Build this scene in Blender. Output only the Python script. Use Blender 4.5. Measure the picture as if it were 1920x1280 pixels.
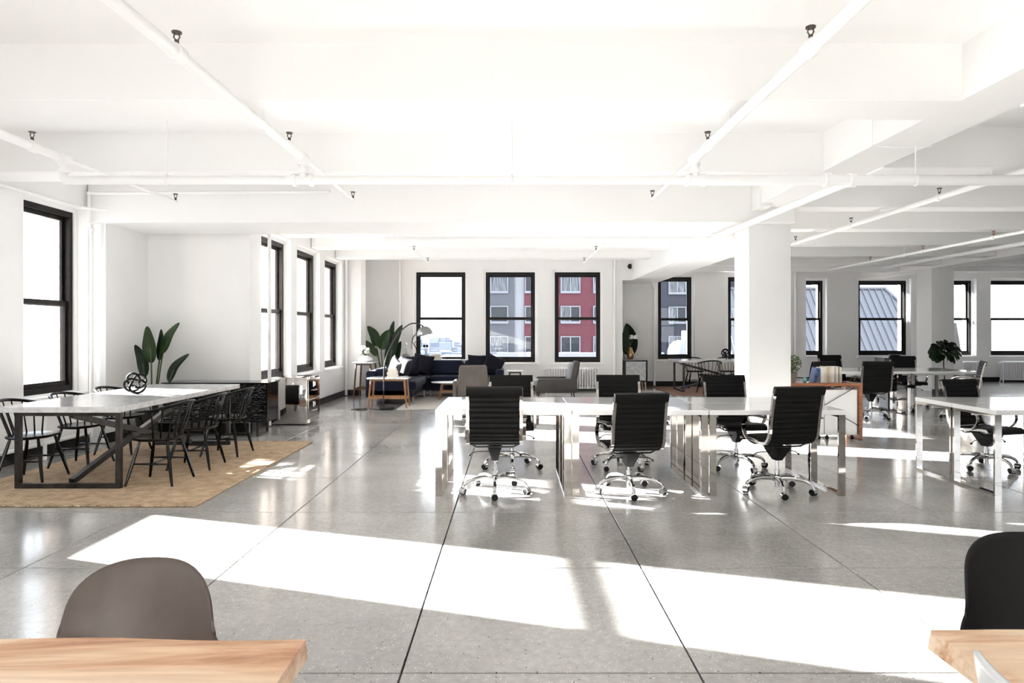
import bpy, bmesh, math, random
from mathutils import Vector, Matrix, noise

for o in list(bpy.data.objects):
    bpy.data.objects.remove(o, do_unlink=True)
S = bpy.context.scene
COL = S.collection
R = math.radians
PI = math.pi
random.seed(7)

# ------------------------------------------------------------------ camera, sky, sun, exposure
EYE = 1.43
cam_data = bpy.data.cameras.new('camera')
cam_data.sensor_width = 36.0
cam_data.lens = 36.0 * 1250.0 / 1920.0
cam_data.shift_y = -18.0 / 1920.0
cam_data.clip_end = 3000
cam = bpy.data.objects.new('camera', cam_data)
COL.objects.link(cam)
cam.location = (0, 0, EYE)
cam.rotation_euler = (R(90), 0, 0)
S.camera = cam

world = bpy.data.worlds.new('sky')
S.world = world
world.use_nodes = True
wn = world.node_tree.nodes
wl = world.node_tree.links
wn.clear()
w_out = wn.new('ShaderNodeOutputWorld')
w_bg = wn.new('ShaderNodeBackground')
w_tc = wn.new('ShaderNodeTexCoord')
w_sep = wn.new('ShaderNodeSeparateXYZ')
w_ramp = wn.new('ShaderNodeValToRGB')
w_ramp.color_ramp.elements[0].position = 0.0
w_ramp.color_ramp.elements[0].color = (0.95, 0.975, 1.0, 1)
w_ramp.color_ramp.elements[1].position = 0.8
w_ramp.color_ramp.elements[1].color = (0.74, 0.86, 1.0, 1)
wl.new(w_tc.outputs['Generated'], w_sep.inputs[0])
wl.new(w_sep.outputs['Z'], w_ramp.inputs[0])
wl.new(w_ramp.outputs[0], w_bg.inputs[0])
w_bg.inputs[1].default_value = 4.4
wl.new(w_bg.outputs[0], w_out.inputs[0])

sun_data = bpy.data.lights.new('sun', 'SUN')
sun_data.energy = 100.0
sun_data.angle = R(0.55)
sun_data.color = (1.0, 0.975, 0.945)
sun = bpy.data.objects.new('sun', sun_data)
COL.objects.link(sun)
sun.location = (-30, 10, 20)
SUN_DIR = Vector((1.0, -0.32, -0.294)).normalized()
sun.rotation_euler = SUN_DIR.to_track_quat('-Z', 'Y').to_euler()

S.view_settings.view_transform = 'Standard'
S.view_settings.look = 'None'
S.view_settings.gamma = 1.0
S.view_settings.use_curve_mapping = False
S.view_settings.exposure = 0.35
S.cycles.use_denoising = True
S.cycles.max_bounces = 10
S.cycles.diffuse_bounces = 6
S.cycles.glossy_bounces = 5
S.cycles.transparent_max_bounces = 12
S.cycles.sample_clamp_indirect = 12.0
S.cycles.blur_glossy = 0.6

# ------------------------------------------------------------------ mesh helpers
def V(*a):
    return Vector(a)

class MB:
    """collects shapes; build() links them as one mesh object"""
    def __init__(self):
        self.v = []; self.f = []; self.mi = []; self.m = 0
    def add(self, vs, fs):
        n = len(self.v)
        self.v += [tuple(p) for p in vs]
        for f in fs:
            self.f.append([i + n for i in f]); self.mi.append(self.m)
        return self
    def box(self, x0, x1, y0, y1, z0, z1):
        vs = [(x0,y0,z0),(x1,y0,z0),(x1,y1,z0),(x0,y1,z0),(x0,y0,z1),(x1,y0,z1),(x1,y1,z1),(x0,y1,z1)]
        return self.add(vs, [(0,3,2,1),(4,5,6,7),(0,1,5,4),(1,2,6,5),(2,3,7,6),(3,0,4,7)])
    def rbox(self, x0, x1, y0, y1, z0, z1, b=0.01, seg=2, fn=None):
        bm = bmesh.new()
        bmesh.ops.create_cube(bm, size=1.0)
        for v in bm.verts:
            v.co = Vector(((x0+x1)/2 + v.co.x*(x1-x0), (y0+y1)/2 + v.co.y*(y1-y0), (z0+z1)/2 + v.co.z*(z1-z0)))
        b = min(b, 0.49*min(x1-x0, y1-y0, z1-z0))
        bmesh.ops.bevel(bm, geom=bm.edges[:], offset=b, segments=seg, profile=0.5, affect='EDGES')
        bm.verts.index_update()
        vs = [v.co.copy() for v in bm.verts]
        if fn:
            vs = [fn(p) for p in vs]
        self.add(vs, [[q.index for q in f.verts] for f in bm.faces])
        bm.free()
        return self
    def tube(self, pts, r, n=8, closed=False):
        pts = [Vector(p) for p in pts]
        k = len(pts)
        rs = r if isinstance(r, (list, tuple)) else [r]*k
        def tang(i):
            if closed:
                return (pts[(i+1) % k] - pts[i-1]).normalized()
            a = pts[max(0, i-1)]; b = pts[min(k-1, i+1)]
            return (b - a).normalized()
        t = tang(0)
        ref = Vector((0,0,1)) if abs(t.z) < 0.9 else Vector((1,0,0))
        nrm = (ref - t*ref.dot(t)).normalized()
        rings = []; vs = []
        for i in range(k):
            t = tang(i)
            nrm = (nrm - t*nrm.dot(t))
            nrm = nrm.normalized() if nrm.length > 1e-6 else t.orthogonal().normalized()
            bn = t.cross(nrm)
            for j in range(n):
                a = 2*PI*j/n
                vs.append(pts[i] + (nrm*math.cos(a) + bn*math.sin(a))*rs[i])
        fs = []
        for i in range(k if closed else k-1):
            i2 = (i+1) % k
            for j in range(n):
                j2 = (j+1) % n
                fs.append((i*n+j, i*n+j2, i2*n+j2, i2*n+j))
        if not closed:
            fs.append(tuple(range(n-1, -1, -1)))
            fs.append(tuple((k-1)*n + j for j in range(n)))
        return self.add(vs, fs)
    def cyl(self, a, b, r, n=16, r2=None):
        return self.tube([a, b], [r, r if r2 is None else r2], n)
    def sweep(self, pts, w, t, side=(1,0,0), closed=False):
        """flat bar: width w along side, thickness t across"""
        pts = [Vector(p) for p in pts]; k = len(pts); sd = Vector(side).normalized()
        vs = []; fs = []
        for i in range(k):
            if closed:
                d0 = (pts[i]-pts[i-1]).normalized(); d1 = (pts[(i+1) % k]-pts[i]).normalized()
            else:
                d0 = (pts[i]-pts[max(0,i-1)]); d1 = (pts[min(k-1,i+1)]-pts[i])
                if d0.length < 1e-9: d0 = d1
                if d1.length < 1e-9: d1 = d0
                d0 = d0.normalized(); d1 = d1.normalized()
            n0 = d0.cross(sd); n1 = d1.cross(sd)
            nn = (n0+n1); nn = nn.normalized()
            sc = 1.0/max(0.5, nn.dot(n0))
            for a, b in ((-1,-1),(1,-1),(1,1),(-1,1)):
                vs.append(pts[i] + sd*(a*w/2) + nn*(b*t/2*sc))
        for i in range(k if closed else k-1):
            i2 = (i+1) % k
            for j in range(4):
                j2 = (j+1) % 4
                fs.append((i*4+j, i*4+j2, i2*4+j2, i2*4+j))
        if not closed:
            fs.append((3,2,1,0)); b = (k-1)*4; fs.append((b,b+1,b+2,b+3))
        return self.add(vs, fs)
    def lathe(self, prof, c=(0,0,0), n=20, sx=1.0, sy=1.0):
        vs = []; fs = []; k = len(prof)
        for r, z in prof:
            for j in range(n):
                a = 2*PI*j/n
                vs.append((c[0]+r*sx*math.cos(a), c[1]+r*sy*math.sin(a), c[2]+z))
        for i in range(k-1):
            for j in range(n):
                j2 = (j+1) % n
                fs.append((i*n+j, i*n+j2, (i+1)*n+j2, (i+1)*n+j))
        fs.append(tuple(range(n-1,-1,-1))); fs.append(tuple((k-1)*n+j for j in range(n)))
        return self.add(vs, fs)
    def prism(self, poly, axis, a, b):
        """poly: 2D points in the two other axes (order x,y,z without axis)"""
        n = len(poly); vs = []
        for d in (a, b):
            for p, q in poly:
                vs.append({'x':(d,p,q),'y':(p,d,q),'z':(p,q,d)}[axis])
        fs = [tuple(range(n-1,-1,-1)), tuple(range(n,2*n))]
        for i in range(n):
            j = (i+1) % n
            fs.append((i, j, n+j, n+i))
        return self.add(vs, fs)
    def ring(self, fn, a0, a1, z0, z1, ts, tt, tb, d0, d1):
        """rectangular frame in wall coordinates; fn maps (a, d, z) to the room"""
        o = [(a0,z0),(a1,z0),(a1,z1),(a0,z1)]
        i = [(a0+ts,z0+tb),(a1-ts,z0+tb),(a1-ts,z1-tt),(a0+ts,z1-tt)]
        vs = []
        for d in (d0, d1):
            vs += [fn(p,d,q) for p,q in o] + [fn(p,d,q) for p,q in i]
        fs = []
        for k in range(4):
            l = (k+1) % 4
            fs.append((k,l,4+l,4+k)); fs.append((8+k,12+k,12+l,8+l))
            fs.append((k,8+k,8+l,l)); fs.append((4+k,4+l,12+l,12+k))
        return self.add(vs, fs)
    def surf(self, fn, nu, nv):
        vs = [fn(i/nu, j/nv) for i in range(nu+1) for j in range(nv+1)]
        fs = [(i*(nv+1)+j, (i+1)*(nv+1)+j, (i+1)*(nv+1)+j+1, i*(nv+1)+j+1) for i in range(nu) for j in range(nv)]
        return self.add(vs, fs)
    def ball(self, c, r, n=12, m=8, sz=1.0):
        prof = [(max(1e-4, r*math.sin(PI*i/m)), -r*sz*math.cos(PI*i/m)) for i in range(m+1)]
        return self.lathe(prof, c, n)
    def mesh(self, name, mats, smooth=35):
        me = bpy.data.meshes.new(name)
        me.from_pydata(self.v, [], self.f)
        bm = bmesh.new(); bm.from_mesh(me)
        bmesh.ops.recalc_face_normals(bm, faces=bm.faces[:])
        bm.to_mesh(me); bm.free()
        for m in (mats if isinstance(mats, (list, tuple)) else [mats]):
            me.materials.append(M[m])
        if any(self.mi):
            me.polygons.foreach_set('material_index', self.mi)
        if smooth:
            me.polygons.foreach_set('use_smooth', [True]*len(me.polygons))
            me.set_sharp_from_angle(angle=R(smooth))
        me.update()
        return me
    def build(self, name, mats, parent=None, world=False, smooth=35):
        if world and parent is not None:
            l = parent.location if parent.parent is None else parent.location + parent.parent.location
            self.v = [(x-l[0], y-l[1], z-l[2]) for x, y, z in self.v]
        o = bpy.data.objects.new(name, self.mesh(name, mats, smooth))
        COL.objects.link(o)
        if parent is not None:
            o.parent = parent
        return o

def tag(o, label, cat, group=None, kind=None):
    o['label'] = label; o['category'] = cat
    if group: o['group'] = group
    if kind: o['kind'] = kind
    return o
def thing(name, label, cat, loc=(0,0,0), rotz=0.0, group=None):
    o = bpy.data.objects.new(name, None)
    COL.objects.link(o)
    o.empty_display_size = 0.1
    o.location = loc; o.rotation_euler = (0,0,rotz)
    return tag(o, label, cat, group)
def struct(o, label=None):
    o['kind'] = 'structure'
    if label: o['label'] = label
    return o
def copy_tree(o, parent=None):
    c = o.copy(); COL.objects.link(c)
    c.parent = parent
    for ch in [x for x in o.children]:
        copy_tree(ch, c)
    return c
def dup(root, loc, rotz, label, group=None):
    c = copy_tree(root)
    c.location = loc; c.rotation_euler = (0,0,rotz); c['label'] = label
    if group: c['group'] = group
    return c
def spline(pts, per=6, closed=False):
    """Catmull-Rom through the points"""
    P = [Vector(p) for p in pts]; n = len(P); out = []
    for i in range(n if closed else n-1):
        if closed:
            p0,p1,p2,p3 = P[i-1],P[i],P[(i+1)%n],P[(i+2)%n]
        else:
            p0,p1,p2,p3 = P[max(0,i-1)],P[i],P[i+1],P[min(n-1,i+2)]
        for k in range(per):
            t = k/per
            out.append(0.5*((2*p1)+(-p0+p2)*t+(2*p0-5*p1+4*p2-p3)*t*t+(-p0+3*p1-3*p2+p3)*t**3))
    if not closed: out.append(P[-1])
    return out

# ------------------------------------------------------------------ materials
M = {}
def nmat(name):
    m = bpy.data.materials.new(name); m.use_nodes = True
    M[name] = m
    nt = m.node_tree
    return m, nt, nt.nodes['Principled BSDF']
def mat(name, col, rough=0.5, metal=0.0, spec=0.5, var=0.0, scale=8.0, bump=0.0, bscale=40.0, coat=0.0, sheen=0.0, stretch=None):
    m, nt, b = nmat(name)
    b.inputs['Roughness'].default_value = rough
    b.inputs['Metallic'].default_value = metal
    b.inputs['Specular IOR Level'].default_value = spec
    b.inputs['Coat Weight'].default_value = coat
    b.inputs['Coat Roughness'].default_value = 0.06
    b.inputs['Sheen Weight'].default_value = sheen
    b.inputs['Sheen Roughness'].default_value = 0.35
    b.inputs['Base Color'].default_value = (*col, 1)
    if var > 0 or bump > 0:
        tc = nt.nodes.new('ShaderNodeTexCoord'); mp = nt.nodes.new('ShaderNodeMapping')
        nt.links.new(tc.outputs['Object'], mp.inputs[0])
        if stretch: mp.inputs['Scale'].default_value = stretch
    if var > 0:
        nz = nt.nodes.new('ShaderNodeTexNoise'); nz.inputs['Scale'].default_value = scale; nz.inputs['Detail'].default_value = 5
        nt.links.new(mp.outputs[0], nz.inputs['Vector'])
        rp = nt.nodes.new('ShaderNodeValToRGB')
        rp.color_ramp.elements[0].position = 0.3; rp.color_ramp.elements[1].position = 0.7
        rp.color_ramp.elements[0].color = (*[c*(1-var) for c in col], 1)
        rp.color_ramp.elements[1].color = (*[min(1, c*(1+var)) for c in col], 1)
        nt.links.new(nz.outputs[0], rp.inputs[0]); nt.links.new(rp.outputs[0], b.inputs['Base Color'])
    if bump > 0:
        n2 = nt.nodes.new('ShaderNodeTexNoise'); n2.inputs['Scale'].default_value = bscale; n2.inputs['Detail'].default_value = 4
        nt.links.new(mp.outputs[0], n2.inputs['Vector'])
        bp = nt.nodes.new('ShaderNodeBump'); bp.inputs['Strength'].default_value = bump; bp.inputs['Distance'].default_value = 0.01
        nt.links.new(n2.outputs[0], bp.inputs['Height']); nt.links.new(bp.outputs[0], b.inputs['Normal'])
    return m

mat('plaster', (0.83,0.828,0.82), 0.65, var=0.02, scale=1.5, bump=0.08, bscale=30)
mat('ceiling_paint', (0.86,0.855,0.845), 0.7, var=0.015, scale=1.2)
mat('pipe_paint', (0.86,0.857,0.85), 0.45)
mat('baseboard', (0.005,0.005,0.0055), 0.35, spec=0.3)
mat('bronze', (0.0045,0.004,0.004), 0.42, spec=0.25, var=0.5, scale=14)
mat('bronze_worn', (0.0075,0.005,0.0042), 0.42, spec=0.2, var=0.7, scale=9)
mat('chrome', (0.46,0.435,0.405), 0.05, 1.0)
mat('chrome_bright', (0.70,0.70,0.70), 0.09, 1.0)
mat('leather', (0.0045,0.0043,0.0042), 0.5, spec=0.16, bump=0.10, bscale=160)
mat('rubber', (0.005,0.005,0.005), 0.5, spec=0.25)
mat('black_plastic', (0.005,0.005,0.0055), 0.3, spec=0.25)
mat('black_lacquer', (0.003,0.003,0.003), 0.2, spec=0.22)
mat('dark_steel', (0.055,0.050,0.048), 0.38, 0.8, var=0.35, scale=10)
mat('laminate', (0.86,0.86,0.855), 0.09, coat=0.3)
mat('white_metal', (0.82,0.82,0.82), 0.3)
mat('navy', (0.003,0.0055,0.0185), 0.7, spec=0.2, sheen=0.04, var=0.25, scale=3)
mat('navy_pillow', (0.006,0.0065,0.012), 0.8, spec=0.15, var=0.3, scale=6, bump=0.15)
mat('grey_pillow', (0.022,0.022,0.027), 0.8, spec=0.2, var=0.5, scale=20, stretch=(1,1,6), bump=0.2)
mat('pale_pillow', (0.075,0.075,0.08), 0.8, spec=0.2, var=0.4, scale=18, bump=0.2)
mat('suede', (0.10,0.085,0.076), 0.85, sheen=0.1, var=0.2, scale=4)
mat('suede_dark', (0.055,0.050,0.048), 0.8, sheen=0.1, var=0.2, scale=4)
mat('taupe_shell', (0.105,0.083,0.072), 0.42, spec=0.35, var=0.06, scale=20, bump=0.03, bscale=300)
mat('charcoal_shell', (0.011,0.0105,0.011), 0.6, spec=0.25, bump=0.06, bscale=200)
mat('white_shell', (0.72,0.73,0.74), 0.3)
mat('tile_rim', (0.10,0.085,0.08), 0.4)
mat('leaf_green', (0.013,0.036,0.008), 0.42, spec=0.3, var=0.45, scale=7)
mat('leaf_dark', (0.006,0.017,0.005), 0.45, spec=0.25, var=0.4, scale=7)
mat('leaf_pale', (0.10,0.15,0.045), 0.5, var=0.5, scale=30)
mat('stem_green', (0.05,0.075,0.02), 0.5)
mat('bark', (0.12,0.085,0.055), 0.8, var=0.3, scale=20)
mat('clay_pot', (0.30,0.265,0.225), 0.8, var=0.12, scale=20)
mat('black_pot', (0.012,0.012,0.013), 0.4)
mat('soil', (0.03,0.022,0.016), 0.95)
mat('ceramic_white', (0.80,0.80,0.79), 0.25)
mat('petal', (0.85,0.84,0.80), 0.6)
mat('stone_grey', (0.22,0.215,0.21), 0.7, var=0.15, scale=20)
mat('bronze_vase', (0.36,0.22,0.12), 0.2, 0.9)
mat('turquoise', (0.22,0.60,0.56), 0.4)
mat('lamp_metal', (0.27,0.27,0.275), 0.28, 0.9)
mat('lamp_pole', (0.05,0.05,0.052), 0.35, 0.7)
mat('matte_black', (0.004,0.004,0.004), 0.6, spec=0.12)
mat('black_iron', (0.006,0.006,0.0065), 0.36, spec=0.3)
mat('brushed', (0.30,0.30,0.30), 0.38, 0.9, var=0.2, scale=12)
mat('mirror_steel', (0.62,0.60,0.58), 0.07, 1.0, bump=0.05, bscale=3)
mat('black_glossy', (0.005,0.005,0.006), 0.10, spec=0.35)
mat('carved_black', (0.004,0.004,0.0045), 0.15, spec=0.45)
mat('rug_beige', (0.44,0.42,0.39), 0.95, var=0.12, scale=60, bump=0.4, bscale=120)
mat('rug_red', (0.23,0.125,0.085), 0.95, var=0.3, scale=25, bump=0.4, bscale=120)
mat('book_cream', (0.70,0.64,0.53), 0.8); mat('book_white', (0.78,0.77,0.75), 0.7); mat('book_tan', (0.58,0.47,0.33), 0.8)
mat('book_black', (0.02,0.02,0.022), 0.5); mat('book_blue', (0.05,0.10,0.25), 0.5, var=0.7, scale=30); mat('book_grey', (0.22,0.21,0.2), 0.6)
mat('page', (0.72,0.68,0.60), 0.9)
mat('sprinkler_brass', (0.10,0.085,0.07), 0.4, 0.7)
mat('sprinkler_red', (0.28,0.07,0.03), 0.4)
mat('radiator_paint', (0.80,0.80,0.80), 0.35)
mat('grey_paint', (0.22,0.225,0.24), 0.5)
mat('wood_leg', (0.27,0.125,0.048), 0.4, var=0.3, scale=12, stretch=(8,8,1))
mat('walnut_leg', (0.10,0.048,0.026), 0.4, var=0.3, scale=12, stretch=(8,8,1))
mat('console_wood', (0.30,0.115,0.05), 0.32, var=0.35, scale=6, stretch=(1,6,6))
mat('pale_wood', (0.62,0.45,0.28), 0.5)
mat('facade_grey', (0.052,0.055,0.066), 0.85, var=0.05, scale=0.8)
mat('facade_slate', (0.016,0.018,0.027), 0.85, var=0.05, scale=0.8)
mat('facade_red', (0.062,0.009,0.017), 0.85, var=0.06, scale=0.8)
mat('facade_white', (0.20,0.205,0.22), 0.85)
mat('facade_trim', (0.14,0.15,0.17), 0.7)
mat('facade_glass', (0.012,0.015,0.02), 0.12, spec=0.25)
mat('curtain', (0.08,0.086,0.095), 0.9, var=0.8, scale=3, stretch=(3,1,0.3))
mat('roof_metal', (0.10,0.103,0.118), 0.5, 0.0)
mat('pale_stone', (0.20,0.205,0.215), 0.9, var=0.1, scale=2)
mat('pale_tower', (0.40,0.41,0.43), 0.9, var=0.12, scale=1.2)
mat('city', (0.12,0.135,0.17), 0.9, var=0.3, scale=0.05)  # bluish tint of both city colours stands in for distance haze
mat('city_pale', (0.19,0.205,0.235), 0.9, var=0.2, scale=0.05)
mat('street', (0.10,0.11,0.135), 0.9, var=0.4, scale=0.02)
mat('joint_dark', (0.03,0.027,0.025), 0.9)

def glass_mat():
    m, nt, b = nmat('glass')
    nt.nodes.remove(b)
    out = nt.nodes['Material Output']
    mix = nt.nodes.new('ShaderNodeMixShader'); tr = nt.nodes.new('ShaderNodeBsdfTransparent'); gl = nt.nodes.new('ShaderNodeBsdfGlossy')
    fr = nt.nodes.new('ShaderNodeFresnel'); fr.inputs[0].default_value = 1.45
    tr.inputs[0].default_value = (0.955,0.97,0.98,1)
    gl.inputs['Roughness'].default_value = 0.0
    nt.links.new(fr.outputs[0], mix.inputs[0]); nt.links.new(tr.outputs[0], mix.inputs[1]); nt.links.new(gl.outputs[0], mix.inputs[2])
    nt.links.new(mix.outputs[0], out.inputs[0])
glass_mat()

def concrete_mat():
    m, nt, b = nmat('concrete')
    N = nt.nodes.new; L = nt.links.new
    g = N('ShaderNodeNewGeometry')
    n1 = N('ShaderNodeTexNoise'); n1.inputs['Scale'].default_value = 0.55; n1.inputs['Detail'].default_value = 7; n1.inputs['Roughness'].default_value = 0.62
    n2 = N('ShaderNodeTexNoise'); n2.inputs['Scale'].default_value = 26; n2.inputs['Detail'].default_value = 6
    v1 = N('ShaderNodeTexVoronoi'); v1.inputs['Scale'].default_value = 85
    v2 = N('ShaderNodeTexVoronoi'); v2.inputs['Scale'].default_value = 47
    for q in (n1, n2, v1, v2): L(g.outputs['Position'], q.inputs['Vector'])
    r1 = N('ShaderNodeValToRGB')
    r1.color_ramp.elements[0].position = 0.30; r1.color_ramp.elements[0].color = (0.285,0.276,0.265,1)
    r1.color_ramp.elements[1].position = 0.72; r1.color_ramp.elements[1].color = (0.55,0.535,0.515,1)
    L(n1.outputs[0], r1.inputs[0])
    r2 = N('ShaderNodeValToRGB')
    r2.color_ramp.elements[0].position = 0.35; r2.color_ramp.elements[0].color = (0.88,0.88,0.88,1)
    r2.color_ramp.elements[1].position = 0.70; r2.color_ramp.elements[1].color = (1.08,1.08,1.08,1)
    L(n2.outputs[0], r2.inputs[0])
    mu = N('ShaderNodeMix'); mu.data_type = 'RGBA'; mu.blend_type = 'MULTIPLY'; mu.inputs[0].default_value = 1.0
    L(r1.outputs[0], mu.inputs[6]); L(r2.outputs[0], mu.inputs[7])
    def specks(vor, thr_d, sel_lo, col, prev):
        lt = N('ShaderNodeMath'); lt.operation = 'LESS_THAN'; lt.inputs[1].default_value = thr_d
        L(vor.outputs['Distance'], lt.inputs[0])
        sp = N('ShaderNodeSeparateColor'); L(vor.outputs['Color'], sp.inputs[0])
        gt = N('ShaderNodeMath'); gt.operation = 'GREATER_THAN'; gt.inputs[1].default_value = sel_lo
        L(sp.outputs[0], gt.inputs[0])
        an = N('ShaderNodeMath'); an.operation = 'MULTIPLY'; L(lt.outputs[0], an.inputs[0]); L(gt.outputs[0], an.inputs[1])
        mx = N('ShaderNodeMix'); mx.data_type = 'RGBA'
        L(an.outputs[0], mx.inputs[0]); L(prev, mx.inputs[6]); mx.inputs[7].default_value = (*col, 1)
        return mx.outputs[2]
    c = specks(v1, 0.28, 0.80, (0.68,0.67,0.65), mu.outputs[2])
    c = specks(v2, 0.16, 0.86, (0.05,0.047,0.045), c)
    L(c, b.inputs['Base Color'])
    rr = N('ShaderNodeMapRange'); rr.inputs['From Min'].default_value = 0.3; rr.inputs['From Max'].default_value = 0.7
    rr.inputs['To Min'].default_value = 0.13; rr.inputs['To Max'].default_value = 0.24
    L(n1.outputs[0], rr.inputs[0]); L(rr.outputs[0], b.inputs['Roughness'])
    b.inputs['Specular IOR Level'].default_value = 0.55
    b.inputs['Coat Weight'].default_value = 0.35; b.inputs['Coat Roughness'].default_value = 0.10
concrete_mat()

def marble_mat():
    m, nt, b = nmat('marble')
    N = nt.nodes.new; L = nt.links.new
    tc = N('ShaderNodeTexCoord')
    nz = N('ShaderNodeTexNoise'); nz.inputs['Scale'].default_value = 2.6; nz.inputs['Detail'].default_value = 9; nz.inputs['Distortion'].default_value = 1.6; nz.inputs['Roughness'].default_value = 0.62
    L(tc.outputs['Object'], nz.inputs['Vector'])
    rp = N('ShaderNodeValToRGB')
    e = rp.color_ramp.elements
    e[0].position = 0.38; e[0].color = (0.70,0.70,0.71,1); e[1].position = 0.62; e[1].color = (0.74,0.735,0.73,1)
    q = e.new(0.5); q.color = (0.58,0.58,0.60,1)
    q = e.new(0.455); q.color = (0.72,0.72,0.72,1)
    q = e.new(0.545); q.color = (0.70,0.70,0.70,1)
    L(nz.outputs[0], rp.inputs[0]); L(rp.outputs[0], b.inputs['Base Color'])
    b.inputs['Roughness'].default_value = 0.12
marble_mat()

def jute_mat():
    m, nt, b = nmat('jute')
    N = nt.nodes.new; L = nt.links.new
    tc = N('ShaderNodeTexCoord')
    mp = N('ShaderNodeMapping'); L(tc.outputs['Object'], mp.inputs[0])
    br = N('ShaderNodeTexBrick'); br.inputs['Scale'].default_value = 1.0
    br.inputs['Brick Width'].default_value = 0.05; br.inputs['Row Height'].default_value = 0.022; br.inputs['Mortar Size'].default_value = 0.004; br.inputs['Mortar Smooth'].default_value = 1.0
    br.inputs['Color1'].default_value = (0.68,0.52,0.35,1); br.inputs['Color2'].default_value = (0.56,0.41,0.26,1); br.inputs['Mortar'].default_value = (0.34,0.23,0.135,1)
    dn = N('ShaderNodeTexNoise'); dn.inputs['Scale'].default_value = 22.0; L(tc.outputs['Object'], dn.inputs['Vector'])
    ds = N('ShaderNodeVectorMath'); ds.operation = 'SCALE'; ds.inputs['Scale'].default_value = 0.022; L(dn.outputs['Color'], ds.inputs[0])
    da = N('ShaderNodeVectorMath'); da.operation = 'ADD'; L(mp.outputs[0], da.inputs[0]); L(ds.outputs[0], da.inputs[1])
    L(da.outputs[0], br.inputs['Vector'])
    nz = N('ShaderNodeTexNoise'); nz.inputs['Scale'].default_value = 9.0; nz.inputs['Detail'].default_value = 8
    L(tc.outputs['Object'], nz.inputs['Vector'])
    rp = N('ShaderNodeValToRGB'); rp.color_ramp.elements[0].position = 0.3; rp.color_ramp.elements[1].position = 0.75
    rp.color_ramp.elements[0].color = (0.75,0.72,0.70,1); rp.color_ramp.elements[1].color = (1.2,1.2,1.2,1)
    L(nz.outputs[0], rp.inputs[0])
    mu = N('ShaderNodeMix'); mu.data_type = 'RGBA'; mu.blend_type = 'MULTIPLY'; mu.inputs[0].default_value = 1.0
    L(br.outputs['Color'], mu.inputs[6]); L(rp.outputs[0], mu.inputs[7]); L(mu.outputs[2], b.inputs['Base Color'])
    bp = N('ShaderNodeBump'); bp.inputs['Strength'].default_value = 0.9; bp.inputs['Distance'].default_value = 0.008; bp.invert = True
    L(br.outputs['Fac'], bp.inputs['Height']); L(bp.outputs[0], b.inputs['Normal'])
    b.inputs['Roughness'].default_value = 0.95
jute_mat()

def slab_wood_mat():
    m, nt, b = nmat('slab_wood')
    N = nt.nodes.new; L = nt.links.new
    tc = N('ShaderNodeTexCoord')
    mp = N('ShaderNodeMapping'); mp.inputs['Scale'].default_value = (0.8,5.5,5.5); L(tc.outputs['Object'], mp.inputs[0])
    nz = N('ShaderNodeTexNoise'); nz.inputs['Scale'].default_value = 1.3; nz.inputs['Detail'].default_value = 10; nz.inputs['Distortion'].default_value = 1.4; nz.inputs['Roughness'].default_value = 0.62
    L(mp.outputs[0], nz.inputs['Vector'])
    rp = N('ShaderNodeValToRGB'); e = rp.color_ramp.elements
    e[0].position = 0.32; e[0].color = (0.34,0.13,0.06,1); e[1].position = 0.72; e[1].color = (0.86,0.70,0.53,1)
    q = e.new(0.42); q.color = (0.60,0.34,0.19,1)
    q = e.new(0.52); q.color = (0.76,0.55,0.37,1)
    L(nz.outputs[0], rp.inputs[0])
    m2 = N('ShaderNodeMapping'); m2.inputs['Scale'].default_value = (2.0,60.0,60.0); L(tc.outputs['Object'], m2.inputs[0])
    n2 = N('ShaderNodeTexNoise'); n2.inputs['Scale'].default_value = 1.0; n2.inputs['Detail'].default_value = 5; n2.inputs['Distortion'].default_value = 0.6
    L(m2.outputs[0], n2.inputs['Vector'])
    r2 = N('ShaderNodeValToRGB'); r2.color_ramp.elements[0].position = 0.3; r2.color_ramp.elements[1].position = 0.6
    r2.color_ramp.elements[0].color = (0.88,0.86,0.84,1); r2.color_ramp.elements[1].color = (1.05,1.05,1.05,1)
    L(n2.outputs[0], r2.inputs[0])
    mu = N('ShaderNodeMix'); mu.data_type = 'RGBA'; mu.blend_type = 'MULTIPLY'; mu.inputs[0].default_value = 1.0
    L(rp.outputs[0], mu.inputs[6]); L(r2.outputs[0], mu.inputs[7]); L(mu.outputs[2], b.inputs['Base Color'])
    b.inputs['Roughness'].default_value = 0.4
slab_wood_mat()

def brick_mat():
    m, nt, b = nmat('brick')
    N = nt.nodes.new; L = nt.links.new
    g = N('ShaderNodeNewGeometry')
    sp = N('ShaderNodeSeparateXYZ'); L(g.outputs['Position'], sp.inputs[0])
    ad = N('ShaderNodeMath'); ad.operation = 'ADD'; L(sp.outputs['X'], ad.inputs[0]); L(sp.outputs['Y'], ad.inputs[1])
    cb = N('ShaderNodeCombineXYZ'); L(ad.outputs[0], cb.inputs['X']); L(sp.outputs['Z'], cb.inputs['Y'])
    br = N('ShaderNodeTexBrick'); br.inputs['Scale'].default_value = 1.0
    br.inputs['Brick Width'].default_value = 0.2; br.inputs['Row Height'].default_value = 0.067; br.inputs['Mortar Size'].default_value = 0.008
    br.inputs['Color1'].default_value = (0.50,0.43,0.36,1); br.inputs['Color2'].default_value = (0.38,0.30,0.24,1); br.inputs['Mortar'].default_value = (0.55,0.53,0.50,1)
    L(cb.outputs[0], br.inputs['Vector']); L(br.outputs['Color'], b.inputs['Base Color'])
    b.inputs['Roughness'].default_value = 0.9
brick_mat()

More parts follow.
